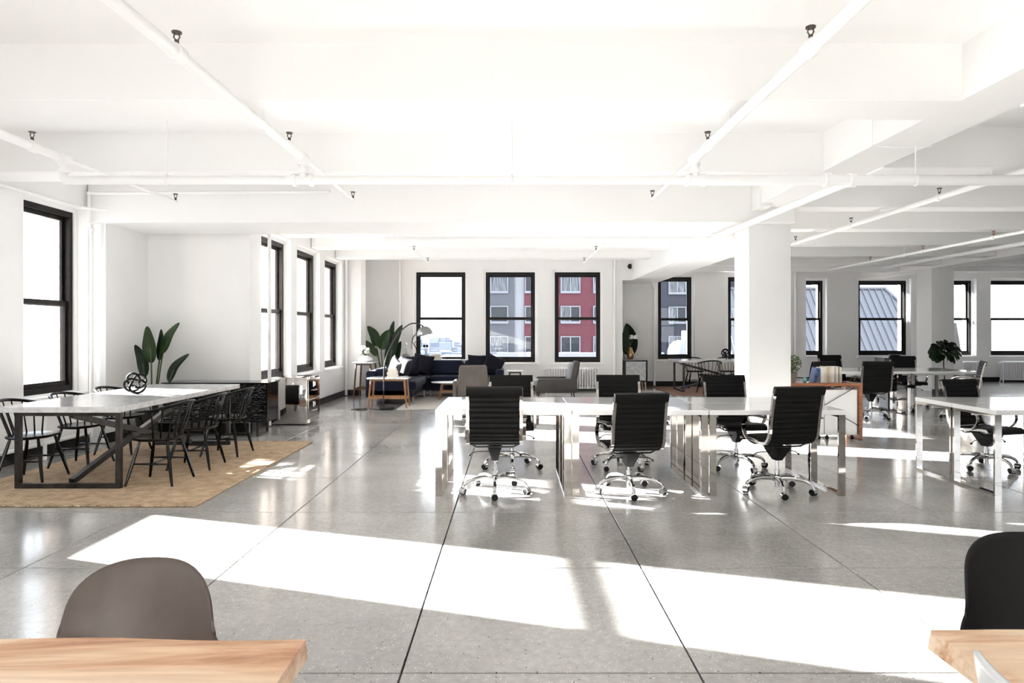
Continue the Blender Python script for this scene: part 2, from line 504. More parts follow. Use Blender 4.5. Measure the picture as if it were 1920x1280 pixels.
# ------------------------------------------------------------------ the setting
# floor: saw-cut concrete slabs of 1.249 x 1.246 m with open joints
GX, GY, PX, PY = -0.465, 2.797, 1.249, 1.246
FX0, FX1, FY0, FY1 = -5.42, 17.0, -3.0, 19.3
floor = struct(MB().box(FX0, FX1, FY0, FY1, -0.20, -0.030).build('floor', 'joint_dark', smooth=0), 'polished grey concrete floor with saw-cut joints')
def slab(x0, x1, y0, y1, shared=None):
    if shared is None:
        b = MB(); g = 0.0042; c = 0.0025
        w, d = (x1-x0)/2-g, (y1-y0)/2-g
        vs = [(-w,-d,-0.030),(w,-d,-0.030),(w,d,-0.030),(-w,d,-0.030),(-w,-d,-c),(w,-d,-c),(w,d,-c),(-w,d,-c),
              (-w+c,-d+c,0),(w-c,-d+c,0),(w-c,d-c,0),(-w+c,d-c,0)]
        b.add(vs, [(0,3,2,1),(8,9,10,11)] + [(i,(i+1)%4,4+(i+1)%4,4+i) for i in range(4)] + [(4+i,4+(i+1)%4,8+(i+1)%4,8+i) for i in range(4)])
        o = b.build('floor_slab', 'concrete', floor, smooth=0)
    else:
        o = shared.copy(); COL.objects.link(o); o.parent = floor
    o.location = ((x0+x1)/2, (y0+y1)/2, 0)
    return o
xs = [GX + PX*k for k in range(-3, 14)]
xs = [FX0] + [x for x in xs if FX0+0.3 < x < FX1-0.3] + [FX1]
ys = [GY + PY*k for k in range(-1, 8)]
shared_slab = None
for i in range(len(xs)-1):
    for j in range(len(ys)-1):
        full = abs(xs[i+1]-xs[i]-PX) < 1e-6
        s = slab(xs[i], xs[i+1], ys[j], ys[j+1], shared_slab if full else None)
        if full and shared_slab is None: shared_slab = s
slab(FX0, FX1, FY0, ys[0]); slab(FX0, FX1, ys[-1], FY1)

# walls: solid cells of a grid with the openings left out, skin only
def wall_mesh(fn, a0, a1, z0, z1, d0, d1, holes):
    A = sorted({a0, a1} | {h[0] for h in holes} | {h[1] for h in holes})
    Z = sorted({z0, z1} | {h[2] for h in holes} | {h[3] for h in holes})
    def solid(i, j):
        if not (0 <= i < len(A)-1 and 0 <= j < len(Z)-1): return False
        ca, cz = (A[i]+A[i+1])/2, (Z[j]+Z[j+1])/2
        return not any(h[0] < ca < h[1] and h[2] < cz < h[3] for h in holes)
    b = MB()
    for i in range(len(A)-1):
        for j in range(len(Z)-1):
            if not solid(i, j): continue
            p, q, r, s = A[i], A[i+1], Z[j], Z[j+1]
            for d in (d0, d1):
                b.add([fn(p,d,r),fn(q,d,r),fn(q,d,s),fn(p,d,s)], [(0,1,2,3)])
            for (di, dj, e) in ((-1,0,((p,r),(p,s))),(1,0,((q,r),(q,s))),(0,-1,((p,r),(q,r))),(0,1,((p,s),(q,s)))):
                if not solid(i+di, j+dj):
                    (u0,w0),(u1,w1) = e
                    b.add([fn(u0,d0,w0),fn(u1,d0,w1),fn(u1,d1,w1),fn(u0,d1,w0)], [(0,1,2,3)])
    me_v = {}; remap = []; nv = []
    for p in b.v:
        k = tuple(round(c, 5) for c in p)
        if k not in me_v: me_v[k] = len(nv); nv.append(p)
        remap.append(me_v[k])
    b.f = [[remap[i] for i in f] for f in b.f]; b.v = nv
    return b
def side_x(face, sgn=-1):   # wall at constant x; depth d goes outward
    return lambda a, d, z: (face + sgn*d, a, z)
def side_y(face, sgn=1):    # wall at constant y
    return lambda a, d, z: (a, face + sgn*d, z)

CEIL = 3.39
WIN_N = [0]
def window(fn, a0, a1, z0, z1, rec, worn=False):
    """double-hung window: frame, two sashes with panes, white casing, sill"""
    WIN_N[0] += 1
    t = bpy.data.objects.new('window_%d' % WIN_N[0], None); COL.objects.link(t)
    t.location = fn((a0+a1)/2, rec, z0)
    struct(t, 'dark framed double-hung window with two panes')
    m = 'bronze_worn' if worn else 'bronze'
    zm = z0 + (z1-z0)*0.485
    MB().ring(fn, a0, a1, z0, z1, 0.065, 0.07, 0.075, rec, rec+0.12).build('frame', m, t, True, smooth=0)
    up = MB().ring(fn, a0+0.05, a1-0.05, zm-0.035, z1-0.065, 0.055, 0.055, 0.06, rec+0.068, rec+0.10).build('sash', m, t, True, smooth=0)
    lo = MB().ring(fn, a0+0.05, a1-0.05, z0+0.07, zm+0.035, 0.055, 0.06, 0.065, rec+0.03, rec+0.062).build('sash', m, t, True, smooth=0)
    for s, (p0, p1, q0, q1, d) in ((up, (a0+0.09, a1-0.09, zm+0.02, z1-0.095, rec+0.082)), (lo, (a0+0.09, a1-0.09, z0+0.11, zm-0.015, rec+0.044))):
        # a single sheet of glass
        vs = [fn(p0,d,q0), fn(p1,d,q0), fn(p1,d,q1), fn(p0,d,q1)]
        b = MB().add(vs, [(0,1,2,3)])
        b.v = [tuple(Vector(p)-t.location) for p in b.v]
        o = b.build('pane', 'glass', s, smooth=0)
    MB().ring(fn, a0-0.055, a1+0.055, z0-0.02, z1+0.055, 0.06, 0.06, 0.025, rec-0.02, rec+0.10).build('casing', 'plaster', t, True, smooth=0)
    x = [fn(a0-0.10, -0.03, z0-0.055), fn(a1+0.10, rec+0.01, z0-0.012)]
    lo_, hi_ = [min(p,q) for p,q in zip(*x)], [max(p,q) for p,q in zip(*x)]
    MB().rbox(lo_[0], hi_[0], lo_[1], hi_[1], lo_[2], hi_[2], 0.006).build('sill', 'plaster', t, True)
def wall(name, fn, a0, a1, wins, rec, z1=CEIL+0.1, ext=True, label=None, out0=None, out1=None, worn=False, thick=None):
    holes = [(w[0]-0.05, w[1]+0.05, w[2]-0.015, w[3]+0.05) for w in wins]
    o = struct(wall_mesh(fn, a0, a1, 0.0, z1, 0.0, thick or rec+0.10, holes).build(name, 'plaster', smooth=0), label)
    if ext:
        oh = [(w[0]+0.03, w[1]-0.03, w[2]+0.03, w[3]-0.03) for w in wins]
        e = wall_mesh(fn, a0 if out0 is None else out0, a1 if out1 is None else out1, -1.0, z1+0.4, rec+0.125, rec+0.36, oh).build(name+'_exterior', 'brick', smooth=0)
        struct(e, 'pale brick outer face of the wall')
    for w in wins:
        window(fn, *w, rec, worn)

ZL0, ZL1 = 0.69, 2.94
wall('wall_left', side_x(-5.4), -3.0, 8.55, [(-2.0,-0.5,ZL0,ZL1),(0.10,1.60,ZL0,ZL1),(5.0,6.24,ZL0,ZL1),(7.42,8.44,ZL0,ZL1)], 0.16, worn=True, label='white plaster wall with tall dark windows beside the dining table')
struct(MB().box(-5.66, -5.21, 8.55, 9.54, 0, CEIL).build('wall_left_pier', 'plaster', smooth=0), 'white wall pier under the deep ceiling girder')
struct(MB().box(-5.66, -3.96, 9.54, 9.80, 0, CEIL).build('wall_alcove', 'plaster', smooth=0), 'blank white wall behind the dining area')
wall('wall_side', side_x(-3.75), 9.54, 16.6, [(10.02,11.26,0.69,2.91),(11.68,12.95,0.69,2.91),(13.40,14.62,0.69,2.91)], 0.11, label='white wall with three windows beside the lounge', out0=9.80, worn=True)
struct(MB().box(-3.80, -3.40, 15.0, 15.5, 0, CEIL).build('column', 'plaster', smooth=0), 'white engaged column in the lounge corner')
wall('wall_back', side_y(16.3), -3.75, 2.70, [(-2.36,-1.14,0.68,2.90),(-0.65,0.57,0.68,2.90),(1.045,2.175,0.68,2.90)], 0.10, label='white back wall behind the lounge with three windows')
struct(MB().box(2.44, 2.70, 16.40, 17.6, 0, CEIL).build('wall_return', 'plaster', smooth=0), 'short white return wall')
struct(MB().box(2.70, 2.96, 16.3, 17.6, 2.69, CEIL).build('wall_lintel', 'plaster', smooth=0), 'white lintel over the recess')
wall('wall_middle', side_y(17.6), 2.44, 7.76, [(3.87,4.77,0.70,2.89),(5.73,7.0,0.70,2.89)], 0.12, label='white wall with dark windows behind the small dining table')
struct(MB().box(7.50, 7.76, 17.72, 19.2, 0, CEIL).build('wall_step', 'plaster', smooth=0), 'white return at the wall step')
wall('wall_right_back', side_y(19.2), 7.50, 17.0, [(7.86,9.02,0.75,2.92),(10.03,11.44,0.75,2.92),(11.95,13.33,0.75,2.92),(13.84,15.22,0.75,2.92)], 0.16, label='white wall with four windows behind the far desks')
wall('wall_front', side_y(-3.0, -1), -5.4, 17.0, [(-4.9, -3.5, ZL0, ZL1)] + [(8.0+2.1*k, 9.5+2.1*k, ZL0, ZL1) for k in range(4)], 0.12, label='unseen white wall with windows added to brighten the room')  # out of view behind the camera; windows added to brighten the room
struct(MB().box(17.0, 17.25, -3.1, 19.4, 0, CEIL).build('wall_right', 'plaster', smooth=0), 'plain white wall')

# columns
def square_column(x0, x1, y0, y1, label, name='column'):
    return struct(MB().rbox(x0, x1, y0, y1, 0, 3.2, 0.008, 2).build(name, 'plaster'), label)
square_column(3.055, 3.60, 8.60, 9.16, 'square white column beside the wooden console')
square_column(10.07, 10.61, 16.0, 16.6, 'square white column by the fiddle-leaf fig')

# ceiling, girders, beams
ceil_b = MB().box(-5.66, 17.2, -3.2, 9.80, CEIL, CEIL+0.25)
ceiling = struct(ceil_b.build('ceiling', 'ceiling_paint', smooth=0), 'white painted ceiling crossed by beams')
MB().box(-3.98, 17.2, 9.80, 19.45, CEIL, CEIL+0.25).build('ceiling_slab', 'ceiling_paint', ceiling, smooth=0)
def beam(name, *b6):
    return MB().rbox(*b6, 0.006, 1).build(name, 'ceiling_paint', ceiling)
beam('girder', -5.39, 3.60, 8.47, 9.50, 2.82, CEIL+0.02)
beam('girder', 3.07, 3.56, -3.0, 8.58, 3.015, CEIL+0.02)
beam('girder', 2.95, 3.75, 9.18, 17.6, 2.70, CEIL+0.02)
beam('girder', 10.06, 10.62, -3.0, 19.2, 2.96, CEIL+0.02)
beam('beam_bracket', 3.04, 3.20, 8.20, 8.47, 2.97, CEIL+0.01)
for y in (-1.62, 0.42, 2.48, 4.54, 6.58):
    beam('beam', -5.39, 3.075, y, y+0.42, 3.005, CEIL+0.02)
for y in (10.75, 12.42, 14.12):
    beam('beam', -3.74, 2.955, y, y+0.40, 3.0, CEIL+0.02)
for y in (-1.8, 0.30, 2.35, 4.37, 6.39, 8.41, 10.2, 12.05, 13.86, 15.6, 17.3):
    beam('beam', 3.555 if y < 8.5 else 3.745, 10.065, y, y+0.30, 3.0, CEIL+0.02)
    beam('beam', 10.615, 16.99, y, y+0.30, 3.0, CEIL+0.02)

# baseboards
def baseboard(name, *b6):
    struct(MB().rbox(*b6, 0.004, 1).build(name, 'baseboard'), 'glossy black baseboard')
H = 0.13
baseboard('baseboard_left', -5.40, -5.375, -2.9, 8.495, 0, H)
baseboard('baseboard_pier', -5.21, -5.185, 8.55, 9.515, 0, H)
baseboard('baseboard_alcove', -5.18, -3.76, 9.512, 9.54, 0, H)
baseboard('baseboard_side', -3.75, -3.722, 9.55, 14.99, 0, H)
baseboard('baseboard_column', -3.80, -3.39, 14.975, 15.0, 0, H)
baseboard('baseboard_back', -3.70, 2.70, 16.272, 16.3, 0, H)
baseboard('baseboard_middle', 2.72, 7.76, 17.572, 17.6, 0, H)
baseboard('baseboard_right', 7.78, 16.98, 19.172, 19.2, 0, H)

# ------------------------------------------------------------------ sprinkler and heating pipes
def head(parent, x, y, z, red=False):
    b = MB()
    b.cyl((x,y,z), (x,y,z+0.03), 0.012, 8)
    b.tube([(x-0.004,y,z+0.028),(x-0.016,y,z+0.045),(x-0.010,y,z+0.068)], 0.004, 5)
    b.tube([(x+0.004,y,z+0.028),(x+0.016,y,z+0.045),(x+0.010,y,z+0.068)], 0.004, 5)
    b.cyl((x,y,z+0.066), (x,y,z+0.074), 0.026, 10)
    b.build('sprinkler_head', 'sprinkler_red' if red else 'sprinkler_brass', parent, True)
def coupling(parent, a, b, r):
    MB().cyl(a, b, r, 16).build('coupling', 'pipe_paint', parent, True)
def hanger(parent, x, y, z, top, r):
    MB().tube([(x,y,z+r),(x,y,top)], 0.005, 6).build('hanger_rod', 'pipe_paint', parent, True)
    MB().tube([(x, y+(r+0.004)*math.cos(t), z+(r+0.004)*math.sin(t)) for t in [2*PI*k/14 for k in range(14)]], 0.006, 6, closed=True).build('hanger_ring', 'pipe_paint', parent, True)
ZM, ZY, YM = 2.715, 2.90, 5.65
main = thing('sprinkler_main', 'thick white sprinkler main running across the ceiling under the beams', 'pipe', (-3.8, YM, ZM))
MB().cyl((-3.80,YM,ZM), (1.55,YM,ZM), 0.037, 16).build('pipe', 'pipe_paint', main, True)
MB().cyl((1.50,YM,ZM), (12.0,YM,ZM), 0.045, 16).build('pipe', 'pipe_paint', main, True)
for x in (-1.77, 1.55):
    coupling(main, (x-0.085,YM,ZM), (x-0.055,YM,ZM), 0.055); coupling(main, (x+0.055,YM,ZM), (x+0.085,YM,ZM), 0.055)
for x in (2.67, 2.88):
    coupling(main, (x-0.025,YM,ZM), (x+0.025,YM,ZM), 0.062)
for x in (-2.92, 0.0, 3.42):
    hanger(main, x, YM, ZM, CEIL if x < 3 else 3.015, 0.042)
def branch(x, y0, y1, label, heads, hang):
    t = thing('sprinkler_pipe', label, 'pipe', (x, YM, ZY), group='white sprinkler branch pipes')
    MB().cyl((x,y0,ZY), (x,YM,ZY), 0.034, 14).build('pipe', 'pipe_paint', t, True)
    MB().cyl((x,YM,ZY), (x,y1,ZY), 0.016, 10).build('pipe', 'pipe_paint', t, True)
    MB().tube([(x,YM,ZY),(x,YM,ZM)], 0.032, 14).build('riser', 'pipe_paint', t, True)
    coupling(t, (x,YM-0.09,ZY), (x,YM+0.05,ZY), 0.048)
    coupling(t, (x,YM,ZM+0.055), (x,YM,ZM+0.085), 0.046); coupling(t, (x,YM,ZY-0.06), (x,YM,ZY-0.03), 0.044)
    for y in heads:
        if y < YM: coupling(t, (x,y-0.04,ZY), (x,y+0.04,ZY), 0.046)
        head(t, x, y, ZY+(0.04 if y < YM else 0.015))
    for y in hang: hanger(t, x, y, ZY, 3.005, 0.036 if y < YM else 0.018)
branch(-1.77, -2.0, 7.44, 'white sprinkler branch pipe over the open floor, falling towards the dining area', [3.52, 5.30, 7.42], [4.75, 7.0])
branch(1.55, -2.0, 7.38, 'white sprinkler branch pipe rising from above the middle desks', [3.46, 5.28, 7.36], [4.75, 7.0])
branch(-3.80, -2.0, 7.55, 'white sprinkler branch pipe hung above the dining table by the wall', [5.28, 7.53], [7.0])
def plain_pipe(label, pts, r, heads=(), name='sprinkler_pipe', red=False, hang=(), group='white sprinkler branch pipes'):
    t = thing(name, label, 'pipe', pts[0], group=group)
    for k in range(len(pts)-1):
        MB().cyl(pts[k], pts[k+1], r, 14).build('pipe', 'pipe_paint', t, True)
    for k in range(1, len(pts)-1):
        MB().ball(pts[k], r*1.45).build('elbow', 'pipe_paint', t, True)
    for p in heads:
        coupling(t, (p[0],p[1]-0.03,p[2]), (p[0],p[1]+0.03,p[2]), r*1.35)
        head(t, p[0], p[1], p[2]+r, red)
    for p in hang: hanger(t, p[0], p[1], p[2], p[3], r)
    return t
plain_pipe('white pipe sloping past the white column and on along the lounge ceiling', [(2.86,5.65,2.70),(2.86,9.62,2.765),(-1.85,9.62,2.765)], 0.036, hang=[(0.1,9.62,2.765,CEIL),(1.9,9.62,2.765,CEIL)])
plain_pipe('thin sprinkler pipe above the blue sofa', [(-1.75,9.62,2.86),(-1.75,13.9,2.88)], 0.016, [(-1.75,11.9,2.87),(-1.75,13.85,2.88)], hang=[(-1.75,11.0,2.868,3.0),(-1.75,12.6,2.874,3.0)])
plain_pipe('thin sprinkler pipe above the lounge radiator', [(1.50,9.62,2.86),(1.50,13.9,2.88)], 0.016, [(1.50,11.9,2.87),(1.50,13.85,2.88)], hang=[(1.50,11.0,2.868,3.0),(1.50,12.6,2.874,3.0)])
plain_pipe('white sprinkler pipe crossing the beams above the wooden console', [(4.68,-2.0,2.90),(4.68,11.6,2.90)], 0.030, [(4.68,7.3,2.90),(4.68,9.2,2.90),(4.68,11.0,2.90)], hang=[(4.68,6.5,2.90,3.0),(4.68,8.5,2.90,3.0),(4.68,10.3,2.90,3.0)])
plain_pipe('thin white sprinkler pipe with rusty heads above the far desks', [(7.15,-2.0,2.83),(7.15,15.0,2.83)], 0.024, [(7.15,9.9,2.83),(7.15,11.6,2.83),(7.15,13.3,2.83)], red=True, hang=[(7.15,9.0,2.83,3.0),(7.15,12.15,2.83,3.0)])
plain_pipe('white heating pipe strapped along the beams beside the far girder', [(8.5,-2.0,2.90),(8.5,15.3,2.90)], 0.036, hang=[(8.5,10.3,2.90,3.0),(8.5,14.0,2.90,3.0)])
plain_pipe('thin white conduit along the wall above the dining window', [(-5.36,-2.0,2.975),(-5.36,8.30,2.975),(-5.12,8.43,2.97)], 0.017, name='conduit', group='white wall pipes')
plain_pipe('white heating riser between the dining window and the girder', [(-5.32,8.43,0.10),(-5.32,8.43,2.72),(-5.34,8.42,2.80),(-5.34,8.42,3.18),(-2.3,8.42,3.20)], 0.022, name='heating_riser', group='white wall pipes')
plain_pipe('white heating riser standing in front of the window by the black credenza', [(-3.66,10.06,0.02),(-3.66,10.06,3.38)], 0.026, name='heating_riser', group='white wall pipes')
plain_pipe('white heating riser at the engaged column beside the last side window', [(-3.70,14.88,0.02),(-3.70,14.88,3.38)], 0.030, name='heating_riser', group='white wall pipes')
plain_pipe('white heating riser on the wall behind the lounge plant', [(-2.74,16.22,0.02),(-2.74,16.22,3.38)], 0.030, name='heating_riser', group='white wall pipes')
plain_pipe('white heating riser on the wall beside the lounge radiator', [(2.50,16.22,0.02),(2.50,16.22,3.38)], 0.034, name='heating_riser', group='white wall pipes')
plain_pipe('white heating riser beside the narrow window over the small dining table', [(3.74,17.52,0.02),(3.74,17.52,2.55),(3.66,17.45,2.69)], 0.030, name='heating_riser', group='white wall pipes')
plain_pipe('pale heating riser on the wall end behind the console plant', [(7.45,17.52,0.02),(7.45,17.52,3.38)], 0.032, name='heating_riser', group='white wall pipes')
plain_pipe('white heating pipe low along the wall behind the dining chairs', [(-5.32,3.0,0.16),(-5.32,8.40,0.16)], 0.022, name='heating_pipe', group='white wall pipes')
v = thing('radiator_valve', 'white pipe stub with valve standing by the wall behind the dining chairs', 'valve', (-5.22,7.45,0))
MB().cyl((-5.22,7.45,0), (-5.22,7.45,0.50), 0.020, 10).build('stub', 'pipe_paint', v, True)
MB().cyl((-5.22,7.40,0.50), (-5.22,7.52,0.50), 0.024, 10).build('valve_body', 'pipe_paint', v, True)
o = MB().tube([(3.062,5.67,3.385),(3.062,5.67,3.008),(3.30,5.69,3.006),(3.572,5.67,3.008),(3.572,5.67,3.10)], 0.005, 6).build('cable', 'pipe_paint')
tag(o, 'thin white cable wrapped under the ceiling girder near the sprinkler coupling', 'cable')
c = thing('security_camera', 'small black dome security camera under the girder beyond the lounge', 'camera', (2.88,16.2,2.98))
MB().cyl((2.95,16.2,3.02), (2.90,16.2,3.02), 0.055, 14).build('base', 'white_metal', c, True)
MB().ball((2.87,16.2,3.02), 0.065, 14, 10).build('dome', 'black_glossy', c, True)

# ------------------------------------------------------------------ outside
struct(MB().box(-900, 900, -200, 1500, -46, -45).build('ground', 'street', smooth=0), 'distant streets far below')
def facade(name, label, x0, x1, y, z0, z1, mt, wins, depth=14.0, glass='facade_glass'):
    t = thing(name, label, 'building', ((x0+x1)/2, y, z0))
    MB().box(x0, x1, y, y+depth, z0, z1).build('wall', mt, t, True, smooth=0)
    fn = side_y(y)
    for (a0, a1, b0, b1, mull) in wins:
        w = MB().ring(fn, a0, a1, b0, b1, 0.10, 0.10, 0.22, -0.16, 0.02).build('window', 'facade_trim', t, True, smooth=0)
        edges = [a0+0.1] + ([ (a0+a1)/2 ] if mull else []) + [a1-0.1]
        for k in range(len(edges)-1):
            b = MB().box(edges[k]+(0.05 if k else 0), edges[k+1]-(0.05 if k < len(edges)-2 else 0), y-0.06, y-0.02, b0+0.22, b1-0.1)
            b.v = [tuple(Vector(p)-t.location) for p in b.v]
            b.build('pane', glass if random.random() < 0.45 else 'curtain', w, smooth=0)
        if mull:
            b = MB().box((a0+a1)/2-0.05, (a0+a1)/2+0.05, y-0.14, y-0.02, b0+0.22, b1-0.1)
            b.v = [tuple(Vector(p)-t.location) for p in b.v]
            b.build('mullion', 'facade_trim', w, smooth=0)
    return t
YB = 66.0; K = YB/1250.0
rows = [(5.25+3.0*k, 7.0+3.0*k) for k in (-4,-3,-2,-1,0,1,2)]
def px(u): return (u-960)*K
facade('grey_apartment_block', 'grey apartment block seen through the middle lounge window', px(893), px(965), YB, -45, 17, 'facade_grey',
       [(px(919), px(953), b0, b1, False) for b0, b1 in rows])
facade('sunlit_side_strip', 'narrow strip whitened as a sunlit side wall between the grey and red apartment blocks', px(965), px(983), YB+0.3, -45, 18, 'facade_white', [])  # white colour stands in for sun on a side wall
facade('red_apartment_block', 'crimson apartment block with paired windows seen from the lounge', px(983), px(1170), YB, -45, 17, 'facade_red',
       [(px(a), px(b), b0, b1, m) for (a, b, m) in ((984,999,False),(1016,1028,False),(1051,1088,True),(1112,1149,True)) for b0, b1 in rows])
facade('slate_apartment_block', 'slate blue block seen through the window above the small dining table', px(1170), px(1500), YB+2, -45, 17, 'facade_slate',
       [(px(a), px(a+34), b0, b1, True) for a in (1196, 1262, 1332, 1400) for b0, b1 in rows])
p = thing('rooftop_terrace', 'bright white parapet roof below the red apartment block', 'roof', (8, 48, -20))
MB().box(-6, 10, 44, 60, -20, -0.6).build('wall', 'pale_stone', p, True, smooth=0)
MB().box(-1, 10, 43.8, 44.2, -0.6, 0.06).build('parapet', 'facade_white', p, True, smooth=0)
p = thing('rooftop_duct', 'white domed roof duct outside the window above the small dining table', 'duct', (7.6, 30, -12))
MB().box(6.6, 9.4, 29.5, 31, -12, -0.2).build('roof_block', 'pale_stone', p, True, smooth=0)
MB().lathe([(0.55,-0.2),(0.55,0.4),(0.52,0.65),(0.42,0.87),(0.28,1.0),(0.1,1.05)], (7.55,30,0), 20).build('duct_dome', 'facade_white', p, True)
MB().rbox(7.75, 8.6, 29.8, 30.5, -0.2, 1.48, 0.03).build('duct_box', 'facade_white', p, True)
# seamed metal hip roof
t = thing('metal_hip_roof', 'blue-grey standing seam metal hip roof outside the far windows', 'roof', (14, 30, -20))
RY0, RY1, RZ0, RZ1 = 26.0, 31.0, -3.2, 3.42
XR0, XR1, XH = 9.5, 17.3, 21.6   # eave start, ridge end, eave end
MB().box(9.5, XH, RY0+0.05, 38, -20, RZ0+0.02).build('wall', 'pale_stone', t, True, smooth=0)
MB().add([(XR0,RY0,RZ0),(XH,RY0,RZ0),(XR1,RY1,RZ1),(XR0,RY1,RZ1),(XH,38,RZ0),(XR1,33,RZ1),(XR0,38,RZ0),(XR0,33,RZ1)],
         [(0,1,2,3),(1,4,5,2),(3,2,5,7),(4,6,7,5),(0,3,7,6)]).build('roof_sheet', 'roof_metal', t, True, smooth=0)
k = 0; x = XR0 + 0.15
while x < XH - 0.2:
    f = 1.0 if x <= XR1 else (XH-x)/(XH-XR1)
    y1, z1 = RY0 + (RY1-RY0)*f, RZ0 + (RZ1-RZ0)*f
    MB().sweep([(x,RY0,RZ0+0.03),(x,y1,z1+0.03)], 0.035, 0.09).build('seam', 'roof_metal', t, True, smooth=0)
    x += 0.30
MB().sweep([(XH,RY0,RZ0+0.04),(XR1,RY1,RZ1+0.04)], 0.12, 0.1).build('hip_cap', 'roof_metal', t, True, smooth=0)
MB().box(XR0, XR1+0.05, RY1-0.08, RY1+0.08, RZ1, RZ1+0.08).build('ridge_cap', 'roof_metal', t, True, smooth=0)
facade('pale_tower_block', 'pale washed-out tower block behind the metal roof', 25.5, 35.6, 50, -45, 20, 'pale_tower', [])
# far city seen past the lamp
random.seed(21)
for r in range(7):
    y = 240 + 55*r
    for q in range(8):
        u = 712 + 25*q + random.uniform(-5, 5)
        w = min(20*y/1250, random.uniform(4, 9)); yy = y + random.uniform(-12, 12)
        zt = EYE - (632 + random.uniform(0, 12) + 4.5*(6-r) - 622)*yy/1250
        o = MB().box(-w/2, w/2, -w/2, w/2, -60, 0).build('city_building', random.choice(['city','city_pale','city']), smooth=0)
        o.location = ((u-960)*yy/1250, yy, zt)
        tag(o, 'tiny haze-tinted city building in the far skyline behind the arc lamp', 'building', 'far city skyline')
struct(MB().surf(lambda a, b: (-260+480*a, 240+600*b, -45+44*b**1.5+2.2*math.sin(7*a+3*b)*b), 24, 12).build('hill', 'street', smooth=60), 'hazy hillside beyond the city')

# ------------------------------------------------------------------ office desks
def make_desk(name_group):
    """one 1.19 x 0.58 desk; origin at its front corner on the floor"""
    t = thing('office_desk', 'desk', 'desk', group=name_group)
    W, D = 1.19, 0.58
    MB().rbox(0.002, W-0.002, 0, D-0.002, 0.708, 0.75, 0.003, 1).build('tabletop', 'laminate', t)
    for x in (0.033, W-0.033):
        MB().sweep([(x,0.022,0.010),(x,D-0.022,0.010),(x,D-0.022,0.697),(x,0.022,0.697)], 0.060, 0.020, closed=True).build('leg_frame', 'chrome', t, smooth=0)
    MB().box(0.07, W-0.07, D-0.20, D-0.17, 0.66, 0.70).build('under_rail', 'white_metal', t, smooth=0)
    return t
desk0 = make_desk('white office desks')
DX = [-0.671, 0.521, 1.716]
def place_desk(x, y, label, first=[True]):
    if first[0]:
        first[0] = False
        desk0.location = (x, y, 0); desk0['label'] = label
        return desk0
    return dup(desk0, (x, y, 0), 0, label)
place_desk(DX[0], 5.79, 'glossy white desk at the lounge end of the long row, facing the sunlit floor')
place_desk(DX[1], 5.79, 'glossy white desk in the middle of the long row, facing the sunlit floor')
place_desk(DX[2], 5.79, 'glossy white desk at the console end of the long row, facing the sunlit floor')
place_desk(DX[0], 6.375, 'glossy white desk at the lounge end of the long row, on its window side')
place_desk(DX[1], 6.375, 'glossy white desk in the middle of the long row, on its window side')
place_desk(DX[2], 6.375, 'glossy white desk at the console end of the long row, on its window side')
place_desk(4.20, 5.79, 'glossy white desk cut by the picture edge, its open chrome legs bare')
place_desk(4.20, 6.375, 'glossy white desk cut by the picture edge, a black chair tucked behind it')
place_desk(5.68, 11.46, 'far white desk with a black chair drawn up, back turned, beyond the console')
place_desk(6.87, 11.46, 'far white desk with a sideways chair, beyond the picture-edge desk')
place_desk(5.68, 12.045, 'far white desk on the window side, before the seamed roof view')
place_desk(6.87, 12.045, 'far white desk on the window side, before the fig tree')

# ------------------------------------------------------------------ office chairs
def ribbed(pts, half_w, rib, base_t, bulge, flip=False):
    P = spline([(0,y,z) for y,z in pts], 14)
    s = [0.0]
    for i in range(1, len(P)): s.append(s[-1]+(P[i]-P[i-1]).length)
    L = s[-1]; n = max(1, round(L/rib)); per = 6
    out = []
    j = 0
    for k in range(n*per+1):
        d = L*k/(n*per)
        while j < len(s)-2 and s[j+1] < d: j += 1
        f = (d-s[j])/max(1e-9, s[j+1]-s[j])
        p = P[j].lerp(P[j+1], min(1, f)); t = (P[j+1]-P[j]).normalized()
        nn = Vector((0, -t.z, t.y))
        th = base_t + bulge*math.sqrt(abs(math.sin(PI*(k % per)/per)))
        out.append((p, nn, th))
    b = MB(); vs = []; fs = []
    for p, nn, th in out:
        for sx, sg in ((-1,1),(1,1),(1,-1),(-1,-1)):
            q = p + nn*sg*th; vs.append((sx*half_w, q.y, q.z))
    m = len(out)
    for i in range(m-1):
        for a in range(4):
            c2 = (a+1) % 4
            fs.append((i*4+a, i*4+c2, (i+1)*4+c2, (i+1)*4+a))
    fs.append((3,2,1,0)); e = (m-1)*4; fs.append((e,e+1,e+2,e+3))
    b.add(vs, fs)
    return b
SEAT = [(0.245,0.425),(0.235,0.452),(0.17,0.466),(0.05,0.460),(-0.08,0.447),(-0.165,0.452)]
BACK = [(-0.195,0.466),(-0.228,0.505),(-0.245,0.57),(-0.257,0.66),(-0.275,0.76),(-0.297,0.86),(-0.312,0.905)]
